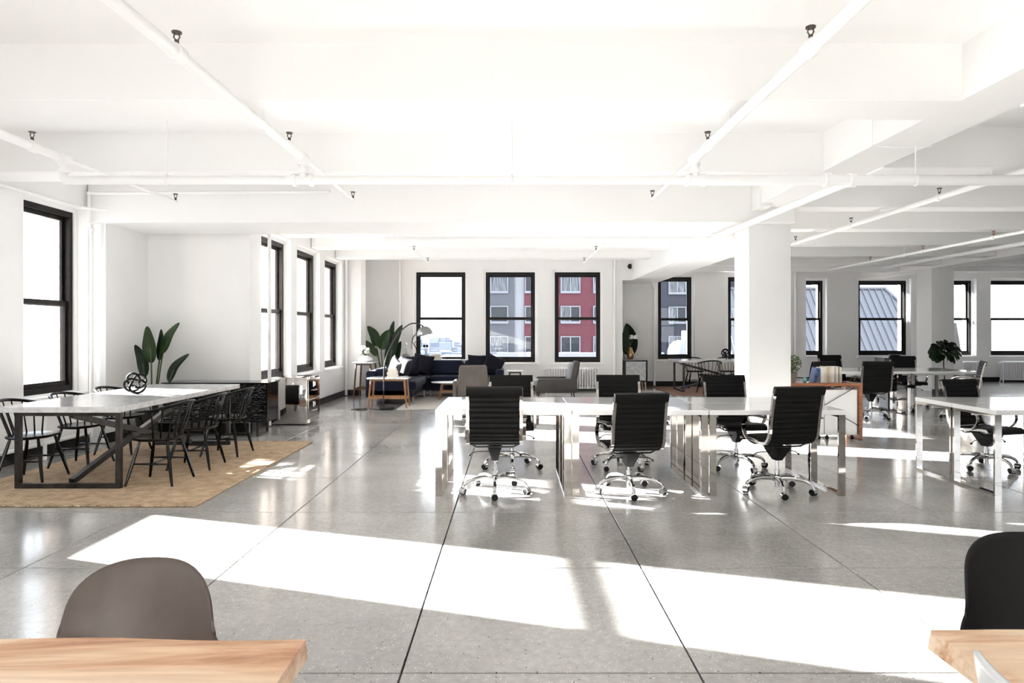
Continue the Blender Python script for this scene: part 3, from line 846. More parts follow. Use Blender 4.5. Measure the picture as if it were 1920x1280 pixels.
def make_office_chair():
    t = thing('office_chair', 'chair', 'chair', group='black ribbed office chairs')
    base = MB()
    base.lathe([(0.028,0.095),(0.036,0.10),(0.036,0.150),(0.026,0.158)], n=16)
    for k in range(5):
        a = 2*PI*k/5
        pts = [(r*math.cos(a), r*math.sin(a), z) for r, z in ((0.015,0.120),(0.08,0.132),(0.15,0.133),(0.22,0.122),(0.275,0.098),(0.297,0.066))]
        base.tube(spline(pts, 3), [0.023-0.010*i/15 for i in range(16)], 8)
    sb = base.build('star_base', 'chrome_bright', t)
    wheel = None
    for k in range(5):
        a = 2*PI*k/5
        if wheel is None:
            b = MB()
            b.m = 1
            b.cyl((-0.021,0,0.028), (-0.004,0,0.028), 0.0275, 14); b.cyl((0.004,0,0.028), (0.021,0,0.028), 0.0275, 14)
            b.m = 0
            b.sweep([(0, 0.0315*math.cos(q), 0.028+0.0315*math.sin(q)) for q in [R(200-i*20) for i in range(11)]], 0.047, 0.004)
            b.cyl((0,0,0.050), (0,0,0.072), 0.008, 8)
            wheel = b.build('caster', ['chrome_bright','rubber'], sb); cst = wheel
        else:
            cst = wheel.copy(); COL.objects.link(cst); cst.parent = sb
        cst.location = (0.297*math.cos(a), 0.297*math.sin(a), 0); cst.rotation_euler = (0,0,a*1.7+0.6)
    MB().lathe([(0.022,0.045),(0.022,0.19),(0.026,0.19),(0.026,0.20),(0.014,0.20),(0.014,0.30)], n=14).build('gas_lift', 'chrome_bright', t)
    mech = MB()
    mech.add([(-0.028,-0.035,0.272),(0.028,-0.035,0.272),(0.028,0.035,0.272),(-0.028,0.035,0.272),
              (-0.046,-0.09,0.35),(0.046,-0.09,0.35),(0.046,0.12,0.35),(-0.046,0.12,0.35),
              (-0.060,-0.12,0.402),(0.060,-0.12,0.402),(0.060,0.14,0.402),(-0.060,0.14,0.402)],
             [(3,2,1,0),(8,9,10,11)] + [(i,(i+1)%4,4+(i+1)%4,4+i) for i in range(4)] + [(4+i,4+(i+1)%4,8+(i+1)%4,8+i) for i in range(4)])
    mech.build('mechanism', 'black_plastic', t)
    for sx in (-1, 1):
        b = MB().tube(spline([(sx*0.05,0.02,0.345),(sx*0.14,0.02,0.345),(sx*0.19,0.02,0.338),(sx*0.225,0.02,0.315)], 4), 0.0045, 6)
        b.ball((sx*0.228,0.02,0.312), 0.011, 8, 6)
        b.build('control_lever', 'black_plastic', t)
    for y in (-0.11, 0.10):
        MB().tube([(-0.228,y,0.442),(-0.16,y,0.408),(0.16,y,0.408),(0.228,y,0.442)], 0.008, 6).build('cross_bar', 'black_plastic', t)
    ribbed(SEAT, 0.214, 0.046, 0.012, 0.007).build('seat', 'leather', t, smooth=50)
    ribbed(BACK, 0.214, 0.047, 0.010, 0.007).build('backrest', 'leather', t, smooth=50)
    ribbed([(-0.306,0.878),(-0.318,0.915),(-0.330,0.950)], 0.238, 0.08, 0.016, 0.006).build('top_band', 'leather', t, smooth=50)
    prof = spline([(0,y,z) for y,z in [(0.20,0.448)] + SEAT[2:] + BACK + [(-0.325,0.935)]], 4)
    for sx in (-1, 1):
        MB().sweep([(sx*0.229,p.y,p.z) for p in prof], 0.026, 0.024).build('side_frame', 'chrome', t)
        ap = spline([(0,y,z) for y,z in ((-0.262,0.668),(-0.20,0.680),(-0.06,0.678),(0.05,0.662),(0.112,0.61),(0.115,0.54),(0.07,0.478),(0.02,0.455))], 4)
        ar = MB().sweep([(sx*0.262,p.y,p.z) for p in ap], 0.030, 0.009).build('armrest', 'chrome', t)
        MB().sweep([(sx*0.262,p.y,p.z+0.009) for p in ap[3:13]], 0.034, 0.010).build('arm_pad', 'black_plastic', ar)
    return t
chair0 = make_office_chair()
def office_chair(x, y, deg, label, dz=0.0, base=0.3, first=[True]):
    if first[0]:
        o = chair0; first[0] = False
        o.location = (x,y,0); o.rotation_euler = (0,0,R(deg)); o['label'] = label
        for ch in o.children: pass
    else:
        o = dup(chair0, (x,y,0), R(deg), label)
    for ch in o.children:
        nm = ch.name.split('.')[0]
        if nm == 'star_base': ch.rotation_euler = (0,0,base); ch.location = (0,0,0)
        elif nm == 'gas_lift': ch.location = (0,0,0)
        else: ch.location = (0,0,dz)
    return o
office_chair(-0.15, 5.95, 0, 'black ribbed office chair with back squarely turned, at the desk end by the lounge', 0.015, 0.95)
office_chair(1.045, 5.95, 9, 'black ribbed office chair set low and turned slightly, at the middle desk', -0.04, 0.75)
office_chair(2.37, 5.96, 12, 'black ribbed office chair with back turned, angled before the square column', 0.015, 0.55)
office_chair(0.00, 7.02, 182, 'black ribbed office chair across the long desk, in front of the grey suede armchairs', 0.0, 0.3)
office_chair(1.16, 7.06, 178, 'black ribbed office chair across the long desk, below the metal side cabinet', 0.0, 0.9)
office_chair(2.36, 7.02, 186, 'black ribbed office chair across the long desk, backed by the square column', 0.0, 0.5)
office_chair(4.98, 7.00, 196, 'black ribbed office chair facing us behind the desk at the picture edge', -0.04, 0.2)
office_chair(5.98, 11.12, -8, 'black ribbed office chair with back turned, drawn up to the far desks by the console', 0.0, 0.4)
office_chair(6.30, 12.85, 186, 'black office chair facing us across the far desks, below the wall between windows', 0.02, 0.4)
office_chair(7.66, 12.85, 172, 'black office chair facing us across the far desks, below the seamed roof view', 0.0, 0.1)
office_chair(4.92, 11.05, 20, 'black office chair half hidden behind the console plant and books', 0.0, 0.1)
office_chair(7.42, 11.05, 62, 'black office chair turned sideways at the end of the far desks', 0.0, 0.7)

# ------------------------------------------------------------------ dining tables and chairs
def make_dining_table():
    t = thing('dining_table', 'table', 'table', group='marble dining tables')
    MB().rbox(-0.545, 0.545, -1.30, 1.30, 0.698, 0.75, 0.004, 1).build('tabletop', 'marble', t)
    for y in (-1.16, 1.16):
        MB().sweep([(-0.455,y,0.022),(0.455,y,0.022),(0.455,y,0.676),(-0.455,y,0.676)], 0.044, 0.044, side=(0,1,0), closed=True).build('leg_frame', 'dark_steel', t, smooth=0)
    MB().sweep([(0,-1.12,0.05),(0,1.12,0.655)], 0.05, 0.05).build('brace', 'dark_steel', t, smooth=0)
    MB().sweep([(0,-1.12,0.655),(0,1.12,0.05)], 0.048, 0.05).build('brace', 'dark_steel', t, smooth=0)
    return t
dt = make_dining_table()
dt.location = (-4.015, 7.20, 0.016); dt['label'] = 'long white marble dining table with X braced steel frame on the jute rug'
dup(dt, (5.20, 16.13, 0.012), R(90), 'smaller looking marble dining table on the reddish rug under the dark windows')

def make_windsor():
    t = thing('windsor_chair', 'chair', 'chair', group='black spindle back dining chairs')
    n = 30; b = MB(); vs = []; fs = []
    rings = [(0.80,0.402),(0.97,0.412),(1.0,0.424),(0.97,0.434),(0.80,0.430),(0.45,0.424),(0.02,0.423)]
    for s, z in rings:
        for j in range(n):
            a = 2*PI*j/n; ca, sa = math.cos(a), math.sin(a)
            e = 2.6
            rr = 1.0/((abs(ca)**e+abs(sa)**e)**(1/e))
            w = 0.225 + 0.015*sa
            vs.append((s*w*rr*ca, s*0.205*rr*sa+0.005, z + (0.012 if sa > 0.5 and s > 0.5 else 0)*0.3))
    for i in range(len(rings)-1):
        for j in range(n):
            k = (j+1) % n
            fs.append((i*n+j, i*n+k, (i+1)*n+k, (i+1)*n+j))
    fs.append(tuple(range(n-1,-1,-1))); fs.append(tuple((len(rings)-1)*n+j for j in range(n)))
    b.add(vs, fs).build('seat', 'black_lacquer', t)
    def leg_at(sx, sy, f):
        return Vector((sx*(0.125+0.085*f), sy*(0.125+0.09*f), 0.412*(1-f)))
    for sx in (-1, 1):
        for sy in (-1, 1):
            MB().tube([leg_at(sx,sy,f) for f in (0,0.3,0.55,0.8,1.0)], [0.012,0.016,0.0165,0.014,0.011], 8).build('leg', 'black_lacquer', t)
        MB().tube([leg_at(sx,-1,0.52), (leg_at(sx,-1,0.52)+leg_at(sx,1,0.52))/2, leg_at(sx,1,0.52)], [0.007,0.010,0.007], 7).build('stretcher', 'black_lacquer', t)
    m = [(leg_at(s,-1,0.52)+leg_at(s,1,0.52))/2 for s in (-1,1)]
    MB().tube([m[0], (m[0]+m[1])/2, m[1]], [0.007,0.010,0.007], 7).build('stretcher', 'black_lacquer', t)
    def rail(a):
        s = -math.sin(a)
        return Vector((0.275*math.cos(a), -0.035-0.245*s, 0.695+0.065*max(0, s)**1.2))
    angs = [R(172+196*i/22) for i in range(23)]
    MB().tube([rail(a) for a in angs], [0.012+0.004*math.sin(PI*i/22) for i in range(23)], 8).build('back_rail', 'black_lacquer', t)
    for i in range(9):
        a = R(186+168*i/8)
        MB().tube([Vector((0.185*math.cos(a), -0.01+0.165*math.sin(a), 0.425)), rail(a)], [0.0075,0.006], 6).build('spindle', 'black_lacquer', t)
    return t
wc = make_windsor()
RUGZ = 0.016
spots = [(-3.32,6.30,90,'black spindle chair at the open end of the marble table, back towards the desks'),
         (-3.31,7.00,93,'black spindle chair in the middle of the marble table, back towards the desks'),
         (-3.30,7.73,88,'black spindle chair at the credenza end of the marble table, back towards the desks'),
         (-4.60,6.40,-86,'black spindle chair at the open end of the marble table, back towards the window wall'),
         (-4.58,7.10,-92,'black spindle chair in the middle of the marble table, back towards the window wall'),
         (-4.58,7.86,-90,'black spindle chair at the plant end of the marble table, back towards the window wall')]
for i, (x, y, d, l) in enumerate(spots):
    if i == 0:
        wc.location = (x,y,RUGZ); wc.rotation_euler = (0,0,R(d)); wc['label'] = l
    else:
        dup(wc, (x,y,RUGZ), R(d), l)
dup(wc, (4.55,15.42,0.012), R(4), 'black spindle chair on the lounge side of the small dining table, back to us')
dup(wc, (4.62,16.88,0.012), R(180), 'black spindle chair facing us behind the small dining table, below the narrow window')
dup(wc, (5.46,16.88,0.012), R(180), 'black spindle chair facing us behind the small dining table, half behind the column')

def knot(name, label, loc, s, rot=0.0):
    pts = []
    n = 132
    for i in range(n):
        a = 2*PI*i/n
        r = 0.66 + 0.34*math.cos(4*a)
        x, z = r*math.cos(3*a+0.5), r*math.sin(3*a+0.5)
        pts.append((s*x, s*(0.42*math.sin(4*a)+0.15*x), s*z*1.05))
    zmin = min(p[2] for p in pts)
    th = s*0.115
    o = MB().tube([(p[0],p[1],p[2]-zmin+th) for p in pts], th, 8, closed=True).build(name, 'matte_black')
    o.location = loc; o.rotation_euler = (0,0,rot)
    return tag(o, label, 'sculpture', 'black knot sculptures')
knot('knot_sculpture', 'black looping knot sculpture on the long marble table', (-4.02,7.12,0.766), 0.105, 0.3)
knot('knot_sculpture', 'black knot sculpture on the small dining table by the column', (5.17,16.15,0.762), 0.12, 0.5)

# rugs
def rug(name, label, x0, x1, y0, y1, h, mt, border=None):
    t = thing(name, label, 'rug', ((x0+x1)/2, (y0+y1)/2, 0))
    MB().rbox(x0, x1, y0, y1, 0.001, h, 0.006, 2).build('woven_field', mt, t, True)
    if border:
        MB().tube([(x0,y0,h*0.6),(x1,y0,h*0.6),(x1,y1,h*0.6),(x0,y1,h*0.6)], h*0.55, 6, closed=True).build('rope_edge', border, t, True)
rug('jute_rug', 'large braided tan jute rug under the marble dining table', -4.92, -2.585, 5.44, 8.63, 0.016, 'jute', 'jute')
rug('lounge_rug', 'beige wool rug in front of the blue sofa', -2.13, 0.60, 12.25, 14.95, 0.010, 'rug_beige')
rug('patterned_rug', 'faded reddish rug under the small dining table', 3.62, 6.9, 15.0, 17.35, 0.010, 'rug_red')

# ------------------------------------------------------------------ black credenza and mirrored file cabinet
t = thing('credenza', 'black credenza with carved rippled front on bronze legs under the blank wall', 'credenza', (-4.03,9.28,0))
MB().rbox(-4.74, -3.33, 9.06, 9.50, 0.20, 0.725, 0.004, 1).build('body', 'black_glossy', t, True)
MB().rbox(-4.76, -3.31, 9.03, 9.51, 0.725, 0.742, 0.004, 1).build('top', 'black_glossy', t, True)
def carved(a, b):
    x = -4.735 + 1.40*a; z = 0.21 + 0.505*b
    n = noise.noise(Vector((x*7, z*38, 3.1))) + 0.6*noise.noise(Vector((x*18, z*70, 7.7)))
    return (x, 9.052 - 0.030*abs(n) - 0.003, z)
cb = MB().surf(carved, 170, 76)
cb.build('carved_front', 'carved_black', t, True, smooth=60)
for x in (-4.6, -3.47):
    MB().sweep([(x,9.10,0.20),(x,9.10,0.012),(x,9.46,0.012),(x,9.46,0.20)], 0.035, 0.022).build('leg', 'dark_steel', t, True, smooth=0)
t = thing('file_cabinet', 'mirror polished metal file cabinet with two drawers beside the credenza', 'cabinet', (-3.42,10.52,0))
MB().rbox(-3.69, -3.135, 10.20, 10.83, 0.02, 0.73, 0.006, 2).build('body', 'mirror_steel', t, True)
for z0, z1 in ((0.09,0.385),(0.40,0.705)):
    d = MB().rbox(-3.14, -3.118, 10.215, 10.815, z0, z1, 0.005, 1).build('drawer', 'mirror_steel', t, True)
    zc = (z0+z1)/2
    for nm, bb in (('handle', MB().tube([(-3.118,10.44,zc-0.03),(-3.095,10.44,zc-0.035),(-3.095,10.60,zc-0.035),(-3.118,10.60,zc-0.03)], 0.007, 6)),
                   ('label_holder', MB().ring(lambda a, dd, z: (-3.118+dd, a, z), 10.475, 10.565, zc+0.02, zc+0.10, 0.012, 0.012, 0.012, -0.002, 0.007))):
        bb.v = [tuple(Vector(p)-t.location) for p in bb.v]
        bb.build(nm, 'chrome_bright', d, smooth=0)

# ------------------------------------------------------------------ lounge
t = thing('sectional_sofa', 'navy velvet L-shaped sectional sofa along the lounge windows', 'sofa', (-1.6,14.4,0))
MB().rbox(-2.86, -1.95, 13.0, 14.62, 0.15, 0.30, 0.02, 2).build('base', 'navy', t, True)
MB().rbox(-2.86, -0.18, 14.65, 15.55, 0.15, 0.30, 0.02, 2).build('base', 'navy', t, True)
MB().rbox(-2.86, -2.02, 13.0, 13.16, 0.15, 0.56, 0.035, 3).build('end_arm', 'navy', t, True)
MB().rbox(-2.88, -2.66, 13.10, 15.5, 0.15, 0.66, 0.05, 3).build('back_panel', 'navy', t, True)
MB().rbox(-2.66, -0.22, 15.33, 15.58, 0.15, 0.70, 0.05, 3).build('back_panel', 'navy', t, True)
MB().rbox(-0.36, -0.18, 14.66, 15.5, 0.15, 0.60, 0.04, 3).build('arm', 'navy', t, True)
MB().rbox(-2.66, -1.88, 13.05, 14.66, 0.29, 0.46, 0.05, 3).build('seat_cushion', 'navy', t, True)
for a, b in ((-2.66,-1.82),(-1.82,-1.08),(-1.08,-0.36)):
    MB().rbox(a+0.004, b-0.004, 14.60, 15.36, 0.29, 0.46, 0.05, 3).build('seat_cushion', 'navy', t, True)
for a, b in ((-2.62,-1.88),(-1.87,-1.10),(-1.09,-0.37)):
    MB().rbox(a+0.003, b-0.003, 15.12, 15.36, 0.45, 0.785, 0.07, 3, fn=lambda p: Vector((p.x, p.y+(p.z-0.45)*0.22, p.z))).build('back_cushion', 'navy', t, True)
for a, b in ((13.18,13.86),(13.88,14.60)):
    MB().rbox(-2.70, -2.50, a, b, 0.45, 0.70, 0.06, 3, fn=lambda p: Vector((p.x-(p.z-0.45)*0.2, p.y, p.z))).build('back_cushion', 'navy', t, True)
for x, y in ((-2.82,13.05),(-1.94,13.05),(-1.92,14.55),(-1.80,14.70),(-0.24,14.70),(-0.24,15.48),(-2.82,15.48)):
    MB().tube([(x,y,0.155),(x*0.998,y-0.01,0.0)], [0.02,0.011], 8).build('leg', 'brushed', t, True)
def pillow(label, loc, w, th, rot, mt):
    def f(sg):
        def g(a, b):
            u, v = 2*a-1, 2*b-1
            k = 1-0.10*(abs(u)**2)*(1-abs(v)**2)-0.0
            k2 = 1-0.10*(abs(v)**2)*(1-abs(u)**2)
            return (w/2*u*k2*(1-0.06*(1-v*v)), sg*th/2*math.sqrt(max(0,(1-u**4)*(1-v**4))), w/2*v*k*(1-0.06*(1-u*u)))
        return g
    b = MB().surf(f(1), 14, 14).surf(f(-1), 14, 14)
    seen = {}; remap = []; nv = []
    for p in b.v:
        k = tuple(round(c, 4) for c in p)
        if k not in seen: seen[k] = len(nv); nv.append(p)
        remap.append(seen[k])
    b.f = [[remap[i] for i in q] for q in b.f]; b.v = nv
    o = b.build('throw_pillow', mt, smooth=70)
    o.location = loc; o.rotation_euler = rot
    return tag(o, label, 'pillow', 'sofa throw pillows')
pillow('pale patterned throw pillow at the near end of the navy sofa', (-2.36,13.42,0.69), 0.44, 0.16, (R(-10),R(20),R(-62)), 'pale_pillow')
pillow('grey throw pillow second in line on the navy sofa', (-2.24,13.72,0.68), 0.46, 0.16, (R(-14),R(8),R(-50)), 'grey_pillow')
pillow('dark slate throw pillow leaning in the corner of the navy sofa', (-2.16,14.35,0.69), 0.46, 0.16, (R(-16),R(-6),R(-38)), 'navy_pillow')
pillow('black throw pillow against the sofa back near its corner', (-2.02,15.00,0.69), 0.48, 0.15, (R(-18),R(10),R(-12)), 'navy_pillow')
pillow('black throw pillow standing on the back seat of the sofa before the middle window', (-0.78,15.02,0.70), 0.44, 0.15, (R(-18),R(2),R(4)), 'navy_pillow')
pillow('black throw pillow tipped against the open arm of the sofa', (-0.42,14.94,0.69), 0.46, 0.15, (R(-20),R(24),R(8)), 'navy_pillow')

def armchair(label, loc, deg, mt, inner, w, d, arm_h, back_h, panel_back):
    t = thing('armchair', label, 'armchair', loc, R(deg), 'suede lounge armchairs')
    hw, hd = w/2, d/2
    def taper(p):
        f = max(0, (p.z-0.30)/(back_h-0.30))
        return Vector((p.x*(1-0.16*f), p.y-0.10*f, p.z))
    MB().rbox(-hw*0.80, hw*0.80, -hd+0.04, -hd+0.17, 0.20, back_h, 0.05, 4, fn=taper).build('backrest', mt, t)
    MB().rbox(-hw*0.72, hw*0.72, -hd+0.15, -hd+0.25, 0.40, back_h-0.05, 0.045, 4, fn=taper).build('back_cushion', inner, t)
    for s in (-1, 1):
        MB().rbox(min(s*hw, s*(hw-0.07)), max(s*hw, s*(hw-0.07)), -hd+0.02, hd-0.02, 0.14, arm_h, 0.03, 3,
                  fn=lambda p: Vector((p.x, p.y-(0.05*(p.z-0.14)/0.3 if p.y > 0 else 0.0), p.z))).build('armrest', mt, t)
    MB().rbox(-hw+0.07, hw-0.07, -hd+0.10, hd-0.03, 0.16, 0.26, 0.02, 2).build('seat_base', mt, t)
    MB().rbox(-hw+0.075, hw-0.075, -hd+0.14, hd, 0.26, 0.40, 0.045, 3).build('seat_cushion', inner, t)
    for sx in (-1,1):
        for sy in (-1,1):
            MB().tube([(sx*(hw-0.08),sy*(hd-0.10),0.16),(sx*(hw-0.06),sy*(hd-0.07),0)], [0.016,0.010], 8).build('leg', 'black_iron', t)
    return t
armchair('taupe suede lounge armchair with its back to us, on the beige rug', (-0.74,12.80,0.010), 2, 'suede', 'grey_paint', 0.76, 0.72, 0.50, 0.80, 0)
armchair('dark grey suede armchair seen side on, before the radiator', (0.94,14.45,0), 90, 'suede_dark', 'grey_paint', 0.80, 0.92, 0.44, 0.80, 1)

def wood_table(name, label, cat, x0, x1, y0, y1, h, top_mt, leg_mt, stretch_z=None, top_t=0.028, rnd=None):
    t = thing(name, label, cat, ((x0+x1)/2, (y0+y1)/2, 0))
    cx, cy = (x0+x1)/2, (y0+y1)/2
    if rnd:
        a, b = (x1-x0)/2, (y1-y0)/2
        MB().lathe([(0.97*a,h-top_t),(a,h-top_t*0.6),(a,h-0.004),(a*0.985,h)], (cx,cy,0), 36, 1.0, b/a).build('tabletop', top_mt, t, True)
    else:
        MB().rbox(x0, x1, y0, y1, h-top_t, h, 0.005, 2).build('tabletop', top_mt, t, True)
    ins = 0.07 if not rnd else 0.22*(x1-x0)
    P = {}
    for sx in (0,1):
        for sy in (0,1):
            tx, ty = (x0+ins if sx == 0 else x1-ins), (y0+ins*0.8 if sy == 0 else y1-ins*0.8)
            bx, by = tx+(-0.05 if sx == 0 else 0.05), ty+(-0.03 if sy == 0 else 0.03)
            P[sx,sy] = (Vector((tx,ty,h-top_t)), Vector((bx,by,0)))
            MB().tube([P[sx,sy][0], P[sx,sy][0].lerp(P[sx,sy][1],0.5), P[sx,sy][1]], [0.020,0.019,0.013], 10).build('leg', leg_mt, t, True)
    if stretch_z:
        f = 1-stretch_z/(h-top_t)
        for sy in (0,1):
            MB().sweep([P[0,sy][0].lerp(P[0,sy][1],f), P[1,sy][0].lerp(P[1,sy][1],f)], 0.018, 0.035, side=(0,1,0)).build('stretcher', leg_mt, t, True, smooth=0)
        for sx in (0,1):
            MB().sweep([P[sx,0][0].lerp(P[sx,0][1],f), P[sx,1][0].lerp(P[sx,1][1],f)], 0.018, 0.035).build('stretcher', leg_mt, t, True, smooth=0)
    for sy in (0,1):
        y = (P[0,sy][0].y)
        MB().box(P[0,sy][0].x, P[1,sy][0].x, y-0.009, y+0.009, h-top_t-0.035, h-top_t).build('apron', leg_mt, t, True, smooth=0)
    return t
wood_table('end_table', 'honey wood end table with marble top and a stack of books, by the arc lamp', 'table', -2.70, -1.94, 12.38, 12.80, 0.575, 'marble', 'wood_leg', 0.20)
wood_table('plant_table', 'tall walnut table with white top carrying white roses, in the lounge corner', 'table', -3.36, -2.92, 14.02, 14.62, 0.79, 'marble', 'walnut_leg', 0.22)
wood_table('coffee_table', 'oval white coffee table on wooden legs before the navy sofa', 'table', -1.72, -0.62, 13.85, 14.50, 0.365, 'marble', 'wood_leg', 0.16, 0.026, True)
bpy.data.objects['coffee_table'].location.z = 0.010
wood_table('side_stool', 'small white topped stool under the middle lounge window', 'stool', -0.12, 0.26, 15.30, 15.66, 0.54, 'laminate', 'walnut_leg', None)
wood_table('window_console', 'low white console behind the sofa holding vases and books', 'console', -2.62, -1.08, 15.78, 16.12, 0.775, 'laminate', 'white_metal', None)

# arc floor lamp
t = thing('arc_lamp', 'arc floor lamp with grey metal dome shade leaning over the sofa', 'lamp', (-2.38,12.32,0))
MB().lathe([(0.15,0.001),(0.15,0.035),(0.14,0.045),(0.03,0.048)], (-2.305,12.28,0), 28).build('base', 'black_iron', t, True)
arc = spline([(-2.37,12.30,0.04),(-2.365,12.30,0.45),(-2.35,12.31,0.85),(-2.24,12.38,1.18),(-2.09,12.50,1.44),(-1.91,12.62,1.585),(-1.77,12.72,1.575),(-1.71,12.76,1.535)], 6)
MB().tube(arc, 0.0125, 8).build('pole', 'lamp_pole', t, True)
def dome(a, b):
    th = 2*PI*a; ph = b*PI*0.5
    r = 0.155
    p = Vector((r*math.sin(ph)*math.cos(th), r*math.sin(ph)*math.sin(th), r*1.12*math.cos(ph)-0.18))
    p = Matrix.Rotation(R(-12), 3, 'Y') @ p
    return p + Vector((-1.70,12.77,1.545))
so = MB().surf(dome, 28, 10).build('shade', 'lamp_metal', t, True, smooth=60)
md = so.modifiers.new('thick', 'SOLIDIFY'); md.thickness = 0.004; md.offset = -1
MB().cyl((-1.71,12.76,1.50), (-1.71,12.76,1.56), 0.018, 10).build('socket', 'lamp_pole', t, True)
o = MB().tube(spline([(-2.95,12.22,0.007),(-2.80,12.35,0.007),(-2.66,12.26,0.007),(-2.72,12.12,0.007),(-2.86,12.20,0.007),(-2.70,12.42,0.007),(-2.52,12.26,0.007),(-2.40,12.20,0.007)], 6), 0.006, 6).build('power_cord', 'rubber')
tag(o, 'black power cord tangled on the concrete beside the arc lamp base', 'cord')

# books: each one is a thing of its own
def book(x, y, z, w, d, h, mt, label, group, rz=0.0, ry=0.0):
    """w spine thickness across, d depth, h height; page block inside covers"""
    t = thing('book', label, 'book', (x,y,z), rz, group)
    t.rotation_euler = (0, ry, rz)
    c = min(0.003, w*0.12)
    b = MB().box(-w/2, -w/2+c, -d/2, d/2, 0, h).box(w/2-c, w/2, -d/2, d/2, 0, h).box(-w/2, w/2, -d/2, -d/2+c, 0, h)
    # covers joined along the spine
    o = MB().prism([(-w/2,-d/2),(w/2,-d/2),(w/2,d/2),(w/2-c,d/2),(w/2-c,-d/2+c),(-w/2+c,-d/2+c),(-w/2+c,d/2),(-w/2,d/2)], 'z', 0, h).build('cover', mt, t, smooth=0)
    MB().box(-w/2+c, w/2-c, -d/2+c, d/2-0.004, 0.003, h-0.003).build('pages', 'page', t, smooth=0)
    return t
def flat_book(x, y, z, w, d, h, mt, label, group, rz):
    t = thing('book', label, 'book', (x,y,z), rz, group)
    c = min(0.003, h*0.14)
    MB().prism([(-w/2,0),(w/2,0),(w/2,c),(-w/2+c,c),(-w/2+c,h-c),(w/2,h-c),(w/2,h),(-w/2,h)], 'y', -d/2, d/2).build('cover', mt, t, smooth=0)
    MB().box(-w/2+c, w/2-0.004, -d/2+0.003, d/2-0.003, c, h-c).build('pages', 'page', t, smooth=0)
    return t
z = 0.575; names = ['bottom','second from the bottom','third from the bottom','third from the top','second from the top','topmost']
for k, (w, h, mt) in enumerate(((0.20,0.028,'book_cream'),(0.19,0.024,'book_white'),(0.185,0.030,'book_cream'),(0.175,0.024,'book_white'),(0.165,0.022,'book_tan'),(0.16,0.034,'book_white'))):
    flat_book(-2.25+0.008*math.sin(k*2.1), 12.58, z, w, 0.15, h, mt, 'pale paperback, %s of the stack on the honey wood end table' % names[k], 'books on the end table', 0.1*math.sin(k*1.7))
    z += h
z = 0.775
for k, (w, h, mt, nm) in enumerate(((0.33,0.03,'book_black','bottom'),(0.26,0.035,'book_grey','second from the bottom'),(0.25,0.03,'book_grey','second from the top'),(0.22,0.028,'book_tan','topmost'))):
    flat_book(-1.84+0.01*k, 15.92, z, w, 0.22, h, mt, 'dark hardback, %s of the stack on the console behind the sofa' % nm, 'books behind the sofa', 0.03*k)
    z += h

# ornaments on the console behind the sofa
def vase(name, label, loc, prof, mt, extra=None):
    t = thing(name, label, 'vase', loc)
    MB().lathe(prof, (0,0,0), 20).build('body', mt, t)
    if extra: extra(t)
    return t
def twig(t):
    MB().tube(spline([(0,0,0.10),(0.01,0,0.20),(-0.02,0,0.27),(-0.005,0,0.36)], 4), 0.005, 5).build('twig', 'stem_green', t)
    MB().ball((-0.005,0,0.37), 0.035, 8, 6).build('blossom', 'petal', t)
    MB().ball((-0.04,0,0.29), 0.028, 8, 6).build('blossom', 'petal', t)
vase('bud_vase', 'round grey stone bud vase with a white sprig on the console', (-2.53,15.92,0.775), [(0.05,0),(0.09,0.04),(0.095,0.08),(0.07,0.12),(0.02,0.14)], 'stone_grey', twig)
t = thing('wire_sculpture', 'bent wire sculpture on a white block on the console', 'sculpture', (-2.28,15.92,0.775))
MB().rbox(-0.09, 0.09, -0.06, 0.06, 0, 0.11, 0.004, 1).build('block', 'ceramic_white', t)
MB().tube(spline([(0,0,0.11),(-0.02,0,0.3),(-0.10,0.01,0.42),(-0.03,0,0.60),(0.08,-0.01,0.66),(0.07,0,0.48),(-0.06,0,0.38),(-0.02,0.01,0.28),(0.12,0,0.32),(0.06,0,0.52),(-0.08,-0.01,0.55),(-0.12,0,0.25)], 5), 0.007, 6).build('wire', 'black_iron', t)
def buds(t):
    for dx in (-0.04, 0.03):
        MB().tube([(0,0,0.10),(dx,0,0.30)], 0.006, 5).build('stem', 'stem_green', t)
        MB().ball((dx,0,0.32), 0.035, 8, 6).build('bud', 'leaf_dark', t)
vase('bowl_vase', 'low dark bowl vase with two dried buds on the console', (-2.05,15.88,0.775), [(0.10,0),(0.13,0.04),(0.13,0.08),(0.06,0.11),(0.05,0.12)], 'stone_grey', buds)
def roses(t):
    for k in range(7):
        a = k*0.9; r = 0.07+0.03*(k % 2)
        p = (r*math.cos(a)+(-0.02), r*math.sin(a)*0.7, 0.20+0.045*(k % 3)+0.02)
        MB().tube([(0,0,0.10),p], 0.004, 5).build('stem', 'stem_green', t)
        MB().ball(p, 0.042, 9, 7).build('rose', 'petal', t)
    for k in range(6):
        a = k*1.05+0.4
        leaf(t, [(0,0,0.13),(0.09*math.cos(a),0.07*math.sin(a),0.24),(0.16*math.cos(a),0.11*math.sin(a),0.25)], 0.03, 'leaf_green', (0,-0.3,1), name='leaf')
